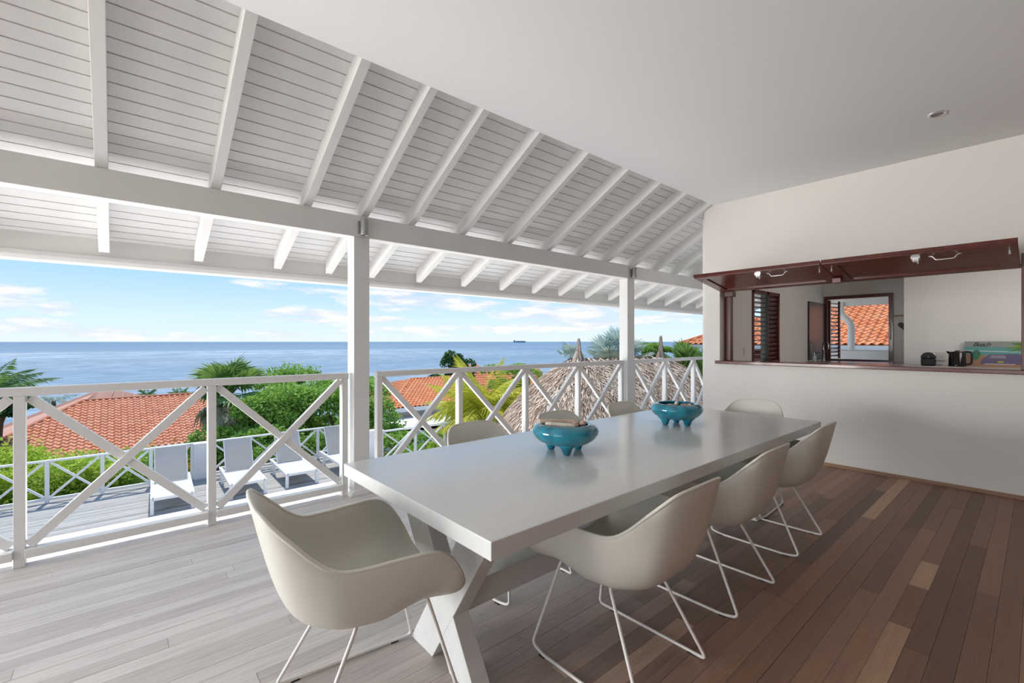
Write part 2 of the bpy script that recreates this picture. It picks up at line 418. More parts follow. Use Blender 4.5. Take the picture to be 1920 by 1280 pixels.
# ---- sloped board ceiling with rafters
slope = empty('ceiling_sloped'); tag(slope, kind='structure')
D = .14
KY, KZ = 3.72, 3.05-.565*(3.72-2.71)      # kink of the underside line
OS = (KZ-2.015)/(4.75-KY)
def under(y): return KZ+(KY-y)*.565 if y <= KY else KZ-(y-KY)*OS
def boardz(y): return under(y)+D
BP = .0795
ys = [KY+.03-i*BP for i in range(0, 16)][::-1]+[KY+.03+i*BP for i in range(1, 16)]
ys = [y for y in ys if y < 4.93]
for y0, y1 in zip(ys[:-1], ys[1:]):
    a, b = y0+.0038, y1-.0038
    MB().prism([(a, boardz(a)), (b, boardz(b)), (b, boardz(b)+.018), (a, boardz(a)+.018)], 'x', -5.2, 12.5).build('board', glosswhite, slope)
MB().prism([(2.4, boardz(2.4)+.012), (KY, boardz(KY)+.012), (4.93, boardz(4.93)+.012), (4.93, boardz(4.93)+.06), (KY, boardz(KY)+.06), (2.4, boardz(2.4)+.06)], 'x', -5.2, 12.5).build('roof_backing', boardgapm, slope)
RX = [-2.55, -1.92, -1.30, -.69, -.07, .54, 1.165, 1.645, 2.10, 2.68, 3.31, 3.93, 4.53, 5.08, 5.69, 6.30, 6.87, 7.47, 8.07, 8.68, 9.29, 9.9, 10.5, 11.1, 11.7]
for x in RX:
    pts = [(2.60, under(2.60)), (KY, KZ), (4.76, under(4.76)), (4.76, boardz(4.76)+.005), (KY, boardz(KY)+.005), (2.60, boardz(2.60)+.005)]
    MB().prism(pts, 'x', x-.032, x+.032).build('rafter', white, slope, bevel=.003)
fas = MB(); fas.bx(-5.2, 12.5, 4.83, 4.865, 1.975, boardz(4.83)+.02)
fas.build('fascia_board', white, slope)
g = MB(); g.prism([(4.815, 1.955), (4.815, 1.985), (4.83, 1.995), (4.99, 1.995), (4.99, 1.925), (4.835, 1.925)], 'x', -5.2, 12.5)
g.build('eave_molding', white, slope, bevel=.004)
# beam and posts
beam = MB().bx(-5.2, 12.5, 3.86, 3.98, 2.225, 2.412).build('trim_1', white, bevel=.004); tag(beam, kind='structure')
def post(name, x0, x1):
    e = empty(name, ((x0+x1)/2, 3.92, 0)); tag(e, kind='structure')
    hw = (x1-x0)/2
    MB().bx(-hw, hw, -.06, .08, .03, 2.224).build('post_shaft', white, e, bevel=.004)
    MB().prism([(-hw-.045, 0), (hw+.045, 0), (hw+.045, .012), (hw+.01, .05), (-hw-.01, .05), (-hw-.045, .012)], 'y', -.105, .11).build('post_plinth', white, e, bevel=.003)
post('trim_2', 1.545, 1.685)
post('trim_3', 5.53, 5.70)

# ---- right wall with the serving hatch
WX = 5.73; HY0, HY1, HZ0, HZ1 = .10, 2.63, 1.05, 1.955
wall = MB()
wall.bx(WX, WX+.2, -3.0, 2.83, 0, HZ0); wall.bx(WX, WX+.2, -3.0, 2.83, HZ1, CZ+.3)
wall.bx(WX, WX+.2, HY1, 2.83, HZ0, HZ1); wall.bx(WX, WX+.2, -3.0, HY0, HZ0, HZ1)
o = wall.build('wall_right', wallm); tag(o, kind='structure')
MB().bx(WX-.022, WX, -2.9, 2.83, 0, .03).build('baseboard_right', skirt).__setitem__('kind', 'structure')
o = MB().bx(-4.8, WX, -3.1, -3.0, 0, CZ).build('wall_back', pmat('brown_bounce_wall', (.20, .12, .085), .6)); tag(o, kind='structure')  # unseen wall, browned to darken and warm the bounced light
# hatch frame + ledge
hf = empty('hatch_frame', (WX, 1.36, HZ0)); tag(hf, kind='structure')
def rel(mb, e):  # shift world-built verts to a parent empty without rotation
    L = Vector(e.location); mb.v = [tuple(Vector(v)-L) for v in mb.v]; return mb
rel(MB().bx(WX-.075, WX+.21, -.35, HY1+.03, HZ0-.006, HZ0+.032), hf).build('ledge', mahog, hf, bevel=.006)
rel(MB().bx(WX+.13, WX+.21, HY1-.075, HY1, HZ0+.032, HZ1), hf).build('jamb', mahogx, hf, bevel=.003)
rel(MB().bx(WX+.06, WX+.16, HY1-.13, HY1-.03, HZ1-.075, HZ1-.01), hf).build('hinge_block', mahogx, hf, bevel=.003)
rel(MB().bx(WX-.03, WX+.21, -.02, HY0, HZ0+.032, HZ1+.10), hf).build('jamb', mahogx, hf, bevel=.003)
for k in range(4):
    rel(MB().bx(WX-.03, WX+.10, -.125-.105*k, -.022-.105*k, HZ0+.032, HZ1+.09), hf).build('closed_panel_board', mahogx, hf, bevel=.003)

# ---- kitchen shell
def kb(name, m, *a): return tag(MB().bx(*a).build(name, m), kind='structure')
LY = 2.80   # inner face of the side wall with louvre window
BX = 10.60  # inner face of the rear wall
lw0, lw1, lz0, lz1 = 7.14, 8.20, .98, 2.10
sidew = MB()
sidew.bx(WX+.2, lw0, LY, LY+.15, 0, 2.95).bx(lw1, BX+.2, LY, LY+.15, 0, 2.95).bx(lw0, lw1, LY, LY+.15, 0, lz0).bx(lw0, lw1, LY, LY+.15, lz1, 2.95)
tag(sidew.build('wall_side', plaster), kind='structure')
rw0, rw1, rz0, rz1 = 1.73, 2.78, .98, 2.20   # rear window hole (y range, z range)
rear = MB()
rear.bx(BX, BX+.15, rw1, LY, 0, 2.95).bx(BX, BX+.15, 1.1, rw0, 0, 2.95).bx(BX, BX+.15, rw0, rw1, 0, rz0).bx(BX, BX+.15, rw0, rw1, rz1, 2.95)
tag(rear.build('wall_rear', plaster), kind='structure')
kb('wall_partition', plaster, 9.75, 9.9, -2.2, 1.455, 0, 2.95)
kb('wall_partition_end', plaster, 9.9, BX+.15, 1.1, 1.25, 0, 2.95)
kb('wall_end', plaster, WX+.2, 9.9, -2.3, -2.2, 0, 2.95)
kb('ceiling_kitchen', ceilm, WX+.2, BX+.15, -2.3, LY+.15, 2.95, 3.05)
kb('floor_kitchen', skirt, WX+.2, BX+.15, -2.3, LY+.15, -.1, 0)

# ================================================================== HATCH SHUTTERS
def shutter(y0, y1, label, name='hatch_shutter'):
    e = empty(name, (WX-.004, (y0+y1)/2, HZ1-.022)); tag(e, label, 'shutter', 'propped open hatch shutters')
    L = .70; hw = (y1-y0)/2
    ang = math.atan2(.115, L)
    rot = Matrix.Rotation(ang, 3, 'Y')     # tilt so the free edge is higher
    def tr(mb): mb.v = [tuple(rot @ Vector(v)) for v in mb.v]; return mb
    T = .034; s = .085
    for nm, a in (('rail', (-L, -L+s, -hw, hw)), ('rail', (-s, 0, -hw, hw)), ('stile', (-L+s, -s, -hw, -hw+s+.02)), ('stile', (-L+s, -s, hw-s-.02, hw))):
        tr(MB().bx(a[0], a[1], a[2], a[3], 0, T)).build(nm, mahog, e, bevel=.003)
    n = 5; x0 = -L+s; wv = (L-2*s)/n
    for k in range(n):
        tr(MB().bx(x0+k*wv+.0015, x0+(k+1)*wv-.0015, -hw+s+.02, hw-s-.02, .012, .028)).build('panel_board', mahog, e)
    # drip edge on the free side
    tr(MB().bx(-L-.012, -L, -hw, hw, .008, T+.006)).build('edge_strip', mahogx, e)
    # handle and latch
    hx = -L+.10; hy = -.22
    h = MB(); h.tube(fillet([(hx, hy-.10, .0), (hx, hy-.075, -.004), (hx, hy-.055, -.035), (hx, hy+.055, -.035), (hx, hy+.075, -.004), (hx, hy+.10, 0)], .01), .005, 8)
    tr(h).build('handle', nickel, e, smooth=True)
    l = MB(); l.bx(hx-.03, hx+.03, hy+.15, hy+.21, -.014, 0); l.bx(hx-.02, hx-.008, hy+.16, hy+.20, -.034, -.014); l.bx(hx+.008, hx+.02, hy+.16, hy+.20, -.034, -.014); l.tube([(hx, hy+.165, -.022), (hx, hy+.165, -.055)], .006, 8)
    tr(l).build('latch', nickel, e)
    for sy in (-1, 1):
        b = MB(); b.tube([(-L+.16, sy*(hw-.045), 0), (-L+.16, sy*(hw-.045), -.03)], .007, 8)
        tr(b).build('bolt', nickel, e)
    return e
shutter(1.362, 2.61, 'open mahogany hatch shutter on the left, nearer the sea')
shutter(.105, 1.352, 'open mahogany hatch shutter on the right, above kettle and picture')
tag(MB().box((WX-.20, 1.34, HZ1-.02), (.10, .075, .05)).build('shutter_support_block', mahog, bevel=.004), 'small mahogany block fixed under the joint of the two shutters', 'bracket')

# ================================================================== KITCHEN
# louvre window in the side wall
wl = empty('window_1', ((lw0+lw1)/2, LY, lz0)); tag(wl, kind='structure')
def wr(mb): return rel(mb, wl)
for a in ((lw0, lw0+.045, LY-.02, LY+.08, lz0, lz1), (lw1-.05, lw1, LY-.02, LY+.08, lz0, lz1), (lw0, lw1, LY-.02, LY+.08, lz1-.05, lz1), (lw0, lw1, LY-.02, LY+.08, lz0, lz0+.04)):
    wr(MB().bx(*a)).build('window_frame', mahogx, wl)
LM = 7.68
wr(MB().bx(LM, LM+.05, LY-.02, LY+.08, lz0, lz1)).build('window_frame', pmat('dark_green_stile', (.02, .035, .025), .4), wl)
for k in range(15):
    z = lz0+.07+k*.072
    wr(MB().box(((lw0+LM)/2, LY+.03, z), (LM-lw0-.045, .055, .008), Matrix.Rotation(R(-12), 3, 'X'))).build('louvre', mahog, wl)
    wr(MB().box(((LM+lw1)/2, LY+.01, z), (lw1-LM-.1, .008, .066), Matrix.Rotation(R(28), 3, 'X'))).build('louvre', mahogx, wl)
wr(MB().bx(LM+.05, lw1-.05, LY+.045, LY+.06, lz0, lz1)).build('shutter_backing', mahogx, wl)
# rear window
wb = empty('window_2', (BX, (rw0+rw1)/2, rz0)); tag(wb, kind='structure')
for a in ((BX-.04, BX+.06, rw0, rw0+.06, rz0, rz1-.06), (BX-.04, BX+.06, rw1-.05, rw1, rz0, rz1-.06), (BX-.04, BX+.06, rw0, rw1, rz1-.06, rz1), (BX-.04, BX+.06, rw0, rw1, rz0-.05, rz0)):
    rel(MB().bx(*a), wb).build('window_frame', mahogx, wb)
h = MB(); h.tube([(BX-.055, rw0+.03, 1.35), (BX-.055, rw0+.03, 1.6)], .008, 8); h.tube([(BX-.055, rw0+.03, 1.6), (BX-.075, rw0+.05, 1.66)], .008, 8)
rel(h, wb).build('window_handle', nickel, wb)
wl2 = empty('louvred_leaf', (BX+.05, rw1-.06, rz0)); tag(wl2, 'narrow louvred leaf folded open outside the rear window', 'shutter')
for a in ((0, .03, -.015, .02), (.42, .45, -.015, .02)):
    MB().bx(a[0], a[1], a[2], a[3], 0, 1.15).build('leaf_frame', mahogx, wl2)
for k in range(15):
    MB().box((.225, 0, .06+k*.074), (.40, .045, .007), Matrix.Rotation(R(35), 3, 'X')).build('louvre', mahog, wl2)
wl2.rotation_euler = (0, 0, R(-8))
# worktops
o = MB().bx(9.15, 9.75, -2.2, 1.455, .915, .952).build('worktop', pmat('worktop_stone', (.55, .52, .50), .25), bevel=.004)
tag(o, 'pale stone worktop along the white kitchen partition', 'worktop')
k1 = empty('base_cabinet', (9.45, -.4, 0)); tag(k1, 'kitchen base cabinet below the pale worktop', 'cabinet')
MB().bx(-.28, .295, -1.78, 1.85, 0, .914).build('carcass', whitep, k1)
for k in range(5): MB().bx(-.30, -.281, -1.79+k*.728, -1.07+k*.728, .08, .90).build('door', whitep, k1, bevel=.003)
o = MB().bx(9.50, 10.59, 1.47, 2.79, .915, .952).build('worktop', pmat('sink_worktop', (.42, .30, .25), .2), bevel=.004)
tag(o, 'worktop below the rear kitchen window holding the tap', 'worktop')
k2 = empty('base_cabinet', (10.3, 2.0, 0)); tag(k2, 'kitchen base cabinet below the rear window', 'cabinet')
MB().bx(-.72, .28, -.50, .78, 0, .914).build('carcass', whitep, k2)
for k in range(2): MB().bx(-.74, -.721, -.49+k*.64, .14+k*.64, .08, .90).build('door', whitep, k2, bevel=.003)
# dark sheet standing in for the shadow on the side wall
tcb = empty('shade_panel', (10.05, LY-.03, .98)); tag(tcb, 'dark panel added as the shadow on the kitchen side wall', 'door')
MB().bx(-.42, .45, 0, .028, 0, 1.08).build('shade_sheet', shadem, tcb, bevel=.004)
MB().tube([(-.36, -.02, .1), (-.36, -.02, .3)], .008, 8).build('handle', steel, tcb)  # invented handle on the shadow panel
# tap
tp = empty('kitchen_tap', (10.12, 2.68, .953)); tag(tp, 'arched chrome kitchen tap in front of rear window', 'tap')
MB().lathe([(0, 0), (.028, 0), (.028, .012), (.022, .02), (.022, .21), (0, .21)], 20).build('tap_body', steel, tp, smooth=True)
MB().tube(smooth_path([(0, 0, .2), (0, 0, .30), (-.03, -.03, .36), (-.075, -.075, .36), (-.105, -.105, .30), (-.105, -.105, .22)], 6), .014, 12).build('spout', steel, tp, smooth=True)
MB().tube([(0, .02, .12), (0, .08, .16)], .008, 8).build('lever', steel, tp, smooth=True)
# soap dispenser
sp = empty('soap_dispenser', (9.66, 2.70, .953)); tag(sp, 'small glass soap dispenser left of the kitchen tap', 'dispenser')
MB().lathe([(0, 0), (.032, 0), (.034, .01), (.034, .09), (.014, .115), (.012, .125), (0, .125)], 20).build('bottle', pmat('clear_glass_soap', (.55, .58, .6), .1, .6), sp, smooth=True)
MB().lathe([(0, .125), (.013, .125), (.013, .15), (.005, .152), (.005, .18), (0, .18)], 12).tube([(0, 0, .175), (-.035, -.01, .172)], .005, 6).build('pump', steel, sp)
# coffee machine
cm = empty('coffee_machine', (9.42, 1.12, .953), R(8)); tag(cm, 'small rounded black capsule coffee machine left of the kettle', 'coffee machine')
MB().bx(-.14, .13, -.085, .085, 0, .115).build('base', matblack, cm, bevel=.02)
pr = [( .088*math.cos(R(a)), .115+.088*math.sin(R(a))) for a in range(0, 181, 12)]
MB().prism(pr, 'x', -.12, .12).build('body', matblack, cm, smooth=False, bevel=.008)
MB().bx(-.145, -.12, -.02, .02, .11, .165).build('spout', glossblack, cm, bevel=.005)
MB().tube(fillet([(-.10, -.085, .12), (-.10, -.06, .195), (-.10, .06, .195), (-.10, .085, .12)], .03), .008, 8).build('lever', steel, cm, smooth=True)
MB().bx(-.2, -.12, -.05, .05, 0, .02).build('drip_tray', glossblack, cm, bevel=.003)
MB().tube([(.1, -.09, .01), (.15, -.14, .006), (.2, -.16, .01)], .004, 6).build('cable', matblack, cm)
# kettle
kt = empty('kettle', (9.42, .80, .953)); tag(kt, 'glossy black electric kettle with spout and loop handle', 'kettle')
MB().lathe([(0, 0), (.098, 0), (.100, .012), (.098, .02), (.092, .2), (.085, .215), (0, .222)], 28).build('body', glossblack, kt, smooth=True)
MB().add([(-.01, .06, .13), (.01, .06, .13), (-.03, .062, .215), (.03, .062, .215), (0, .125, .222), (0, .075, .15)], [(0, 1, 5), (0, 5, 4, 2), (1, 3, 4, 5), (2, 4, 3), (0, 2, 3, 1)]).build('spout', glossblack, kt)
MB().tube(smooth_path([(0, -.06, .21), (0, -.12, .215), (0, -.15, .19), (0, -.15, .07), (0, -.13, .035), (0, -.085, .035)], 5), .013, 10).build('handle', matblack, kt, smooth=True)
MB().lathe([(.0, .222), (.03, .222), (.028, .232), (0, .234)], 16).build('lid', matblack, kt, smooth=True)
# socket
sk = empty('wall_socket', (9.748, 1.0, 1.065)); tag(sk, 'white wall socket between coffee machine and kettle', 'socket')
MB().bx(-.012, 0, -.075, .075, -.04, .04).build('plate', whitep, sk, bevel=.003)
MB().lathe([(0, 0), (.022, 0), (.022, .006), (.016, .006), (.016, .003), (0, .003)], 20).build('outlet', greyp, sk).rotation_euler = (0, R(-90), 0)
sk.children[-1].location = (-.012, .03, 0)
# light switch on side wall
sk2 = MB().bx(6.85, 6.93, LY-.012, LY, 1.12, 1.24).build('wall_switch', whitep, bevel=.003); tag(sk2, 'white switch plate on wall left of louvre window', 'switch')
# beach picture
pc = empty('beach_picture', (9.66, .385, .953)); tag(pc, 'printed beach picture board leaning against the white partition', 'picture')
pc.rotation_euler = (0, R(6), 0)
def flat(name, c): return pmat(name, c, .6, .2)
PWd, PHt = .72, .37
pcb = MB().bx(0, .015, -PWd/2, PWd/2, 0, PHt).build('board', flat('picture_sky', (.30, .33, .31)), pc)
def strip(nm, col, pts, d):   # pts (u from left 0..1, v from bottom 0..1)
    v = [(-d, PWd/2-u*PWd, vv*PHt) for u, vv in pts]
    MB().add(v+[(0, y, z) for _, y, z in v], [tuple(range(len(v)))]+[(i, (i+1) % len(v), len(v)+(i+1) % len(v), len(v)+i) for i in range(len(v))]).build(nm, flat('print_'+nm, col), pc)
strip('sea_print', (.14, .36, .36), [(0, .45), (1, .45), (1, .76), (0, .78)], .001)
strip('wave_print', (.45, .62, .60), [(0, .60), (1, .56), (1, .60), (0, .64)], .0015)
strip('sand_print', (.42, .25, .17), [(0, 0), (1, 0), (1, .40), (.3, .44), (0, .50)], .002)
strip('surfboard_print', (.08, .24, .15), [(.13, .3), (.17, .24), (.21, .30), (.24, .5), (.22, .62), (.18, .66), (.14, .62), (.12, .48)], .003)
strip('car_print', (.16, .14, .24), [(.24, .1), (.96, .1), (1, .3), (.98, .42), (.86, .47), (.72, .51), (.5, .5), (.36, .48), (.29, .34), (.25, .24)], .003)
strip('windscreen_print', (.30, .28, .33), [(.36, .33), (.60, .33), (.58, .46), (.40, .46)], .004)
strip('bumper_print', (.6, .58, .6), [(.30, .09), (.72, .09), (.72, .12), (.30, .12)], .004)
strip('badge_print', (.55, .45, .12), [(.48, .16), (.56, .16), (.56, .22), (.48, .22)], .0045)
for q, (u0, v0) in enumerate(((.55, .70), (.62, .58), (.72, .52), (.66, .92), (.86, .5), (.98, .62))):
    strip('palm_leaf_print', (.12, .24, .05) if q % 2 else (.20, .33, .07), [(.92, .84), (.90, .92), ((u0+.92)/2+.03, (v0+.9)/2+.05), (u0, v0), ((u0+.92)/2, (v0+.82)/2-.03)], .005+.0005*q)
tx = bpy.data.curves.new('lettering', 'FONT'); tx.body = 'Beach'; tx.size = .088; tx.shear = .45; tx.extrude = .0006; tx.space_character = .85
tx.materials.append(flat('ink', (.03, .04, .04)))
tmp = bpy.data.objects.new('lettering_curve', tx); C.objects.link(tmp); bpy.context.view_layer.update()
tme = bpy.data.meshes.new_from_object(tmp.evaluated_get(bpy.context.evaluated_depsgraph_get())); bpy.data.objects.remove(tmp)
to = bpy.data.objects.new('lettering', tme); C.objects.link(to); to.parent = pc
to.matrix_local = Matrix.Translation((-.002, PWd/2-.085, PHt*.80)) @ Matrix(((0, 0, -1), (-1, 0, 0), (0, 1, 0))).to_4x4()
# heart on a wooden peg shelf
hs = empty('wall_peg_rail', (BX-.03, 1.585, 1.78)); tag(hs, 'short wooden peg rail on the wall right of rear window', 'shelf')
MB().bx(-.06, .03, -.12, .12, -.012, .012).build('rail', skirt, hs)
ht = empty('heart_ornament', (BX-.06, 1.575, 1.60)); tag(ht, 'small dark heart ornament hanging from the wooden peg rail', 'ornament')
hp = [(.045*16*math.sin(t)**3/16, .045*(13*math.cos(t)-5*math.cos(2*t)-2*math.cos(3*t)-math.cos(4*t))/16) for t in [2*math.pi*i/24 for i in range(24)]]
MB().prism([(a*1.8, b*1.8) for a, b in hp], 'x', -.012, .012).build('heart', pmat('heart_wood', (.12, .08, .06), .7), ht)
MB().tube([(0, 0, .05), (0, 0, .168)], .003, 6).build('cord', whitep, ht)

# ================================================================== LAMPS
def wall_lamp(x, label):
    e = empty('wall_lamp', (x, 3.86, 2.30)); tag(e, label, 'lamp', 'cylinder lamps on the beam')
    MB().bx(-.04, .04, -.016, 0, -.05, .06).build('bracket', metalg, e, bevel=.003)
    MB().lathe([(0, -.052), (.024, -.052), (.026, -.064), (.033, -.066), (.034, -.055), (.031, -.05), (.031, .075), (.028, .08), (0, .08)], 24, (.0, -.052, 0)).build('housing', metalg, e, smooth=False)
    MB().lathe([(0, 0), (.024, 0), (.024, -.004), (0, -.004)], 20, (0, -.052, -.05)).build('lens', greyp, e)
wall_lamp(1.617, 'grey cylinder lamp on the beam above the nearer post')
wall_lamp(5.62, 'grey cylinder lamp on the beam above the farther post')
dl = empty('downlight', (4.72, .51, CZ)); tag(dl, 'round recessed ceiling spotlight, switched off', 'lamp')
MB().lathe([(.038, -.001), (.042, -.008), (.052, -.008), (.056, 0)], 32).build('trim_ring', nickel, dl, smooth=True)
MB().lathe([(.0, -.001), (.036, -.001), (.038, -.004)], 32).build('lens', greyp, dl)

# ================================================================== RAILINGS
def railing(name, xs, y, zf, hgt, label, cat, pw=.05, pd=.075, brw=.045, top=(.075, .05), low=(.10, .05), lowz=.055, first=None):
    e = empty(name, (xs[0], y, zf)); tag(e, label, cat)
    X0 = xs[0]
    MB().bx(-.03, xs[-1]-X0+.03, -top[0]/2, top[0]/2, hgt-top[1], hgt).build('top_rail', white, e, bevel=.004)
    for x in xs:
        MB().bx(x-X0-pw/2, x-X0+pw/2, -pd/2+.004, pd/2-.004, 0, hgt-top[1]).build('post', white, e, bevel=.003)
    for a, b in zip(xs[:-1], xs[1:]):
        a, b = a-X0+pw/2, b-X0-pw/2
        MB().bx(a, b, -low[0]/2, low[0]/2, lowz, lowz+low[1]).build('bottom_rail', white, e, bevel=.003)
        z0, z1 = lowz+low[1], hgt-top[1]
        for s_, dy in ((0, -.012), (1, .012)):
            p, q = ((a, dy, z0), (b, dy, z1)) if s_ == 0 else ((a, dy, z1), (b, dy, z0))
            P, Q = Vector(p), Vector(q); dr = (Q-P).normalized()
            MB().bar(P+dr*.02, Q-dr*.02, pd*.55 if pd > .06 else .03, brw, up=(0, 0, 1)).build('brace', white, e, bevel=.002)
    return e
railing('balcony_railing', [-3.30, -2.35, -1.38, -.427, .523, 1.485], 3.93, .0, 1.05, 'white crossed-brace balcony railing left of the nearer post', 'railing', low=(.13, .05), brw=.05)
railing('balcony_railing', [1.80, 2.68, 3.61, 4.54, 5.47], 3.93, .0, 1.05, 'white crossed-brace balcony railing between the two posts', 'railing', low=(.13, .05), brw=.05)
railing('balcony_railing', [5.76, 6.64, 7.56, 8.35], 3.93, .0, 1.05, 'white crossed-brace balcony railing past the farther post', 'railing', low=(.13, .05), brw=.05)

# ---- lower sun terrace
TZ = -2.08
terr = empty('floor_terrace', (0, 0, TZ)); tag(terr, kind='structure')
MB().bx(-5, 14, 4.4, 10.38, -.03, .0).build('unseen_bounce_paving', chalk, terr)  # unseen strip, made white so it bounces sunlight upward
yy = 10.4
while yy < 13.95:
    x1 = 14.0 if yy < 12.2 else 5.45
    MB().bx(-4.5, x1, yy+.005, yy+.125, -.03, random.uniform(-.002, .002), random.random()).build('deck_board', deckm, terr)
    yy += .13
MB().bx(-4.6, 14.0, 4.4, 12.2, -.4, -.031).bx(-4.6, 5.45, 12.2, 13.95, -.4, -.031).build('deck_base', gapm, terr)
railing('terrace_railing', [-4.5, -3.71, -2.84, -1.97, -1.10, -.23, .62, 1.42], 13.7, TZ, .90, 'lower white terrace railing left of the white box post', 'railing', pw=.07, pd=.07, brw=.045, top=(.09, .04), low=(.06, .04), lowz=.06)
railing('terrace_railing', [1.78, 2.65, 3.53, 4.42, 5.25], 13.7, TZ, .90, 'lower white terrace railing behind the sun loungers', 'railing', pw=.07, pd=.07, brw=.045, top=(.09, .04), low=(.06, .04), lowz=.06)
railing('terrace_railing', [5.62, 6.67, 7.68, 8.69, 9.70, 10.71, 11.7], 12.05, TZ, .90, 'lower white terrace railing right of the nearer post', 'railing', pw=.07, pd=.07, brw=.045, top=(.09, .04), low=(.06, .04), lowz=.06)
def boxpost(x, y, w_, hh, label):
    e = empty('box_post', (x, y, TZ)); tag(e, label, 'post', 'white box posts of the terrace railing')
    MB().bx(-w_/2, w_/2, -.11, .11, 0, hh).build('post_box', white, e, bevel=.004)
    MB().bx(-w_/2-.02, w_/2+.02, -.13, .13, hh, hh+.03).build('post_cap', white, e, bevel=.004)
boxpost(1.60, 13.66, .30, .86, 'broad white box post behind the first sun lounger')
boxpost(5.42, 12.05, .36, .93, 'broad white box post at the terrace step corner')

# ---- sun loungers
def lounger():
    e = empty('sun_lounger')
    Wd, Ls = .66, 1.45
    f = MB()
    for sx in (-1, 1): f.bx(sx*Wd/2-.03, sx*Wd/2+.03, -.0, Ls+.35, .27, .33)
    f.bx(-Wd/2, Wd/2, 0, .05, .27, .33); f.bx(-Wd/2, Wd/2, Ls+.30, Ls+.35, .27, .33)
    f.build('frame', alu, e, bevel=.004)
    for sx in (-1, 1):
        for y in (.03, Ls-.05):
            MB().bx(sx*Wd/2-.03, sx*Wd/2+.03, y-.03, y+.03, 0, .27).build('leg', alu, e, bevel=.003)
    MB().bx(-Wd/2+.03, Wd/2-.03, .05, Ls-.25, .305, .318).build('seat_sling', seatt, e)
    a = R(62)
    b = MB(); rot = Matrix.Rotation(a, 3, 'X')
    b.box((0, Ls-.25+.39*math.cos(a), .33+.39*math.sin(a)), (Wd-.09, .78, .012), rot)
    b.build('back_sling', mesht, e)
    fr = MB()
    for sx in (-1, 1): fr.bar((sx*(Wd/2-.04), Ls-.25, .33), (sx*(Wd/2-.04), Ls-.25+.78*math.cos(a), .33+.78*math.sin(a)), .02, .025)
    fr.bar((-Wd/2+.04, Ls-.25+.78*math.cos(a), .33+.78*math.sin(a)), (Wd/2-.04, Ls-.25+.78*math.cos(a), .33+.78*math.sin(a)), .02, .02)
    fr.build('back_frame', alu, e)
    return e
lo = lounger()
for i, (x, y, rz, lb) in enumerate([(.86, 11.35, 3, 'white sun lounger nearest the balcony post on the left, in front of white box post'),
                               (2.2, 11.36, 2, 'second white sun lounger from the left on the grey terrace'),
                               (3.33, 11.40, 2, 'third white sun lounger from the left on the grey terrace'),
                               (4.60, 11.45, 2, 'fourth white sun lounger, half hidden by the balcony post')]):
    q = lo if i == 0 else copy_tree(lo)
    q.location = (x, y, TZ+.001); q.rotation_euler = (0, 0, R(-rz)); tag(q, lb, 'sun lounger', 'sun loungers on the lower terrace')

# ================================================================== DINING TABLE
TX0, TX1, TY0, TY1 = .805, 3.80, 1.02, 2.13
tb = empty('dining_table', ((TX0+TX1)/2, (TY0+TY1)/2, 0)); tag(tb, 'long pale grey lacquered dining table on crossed trestle legs', 'table')
rel(MB().bx(TX0, TX1, TY0, TY1, .693, .75), tb).build('tabletop', tablem, tb, bevel=.003)
def strut(x, y0, y1, dy):   # slanted leg plank: y0 at floor, y1 at top (centre lines), horizontal width .18
    w2 = .09
    return rel(MB().prism([(y0-w2, 0), (y0+w2, 0), (y1+w2, .693), (y1-w2, .693)], 'x', x+dy, x+dy+.075), tb)
for x in (1.00, 3.55):
    strut(x, 1.755, 1.30, 0).build('leg', tablem, tb, bevel=.003)
    strut(x, 1.445, 1.90, .001).build('leg', tablem, tb, bevel=.003)
rel(MB().bx(1.03, 3.6, 1.55, 1.65, .205, .315), tb).build('stretcher', tablem, tb, bevel=.003)

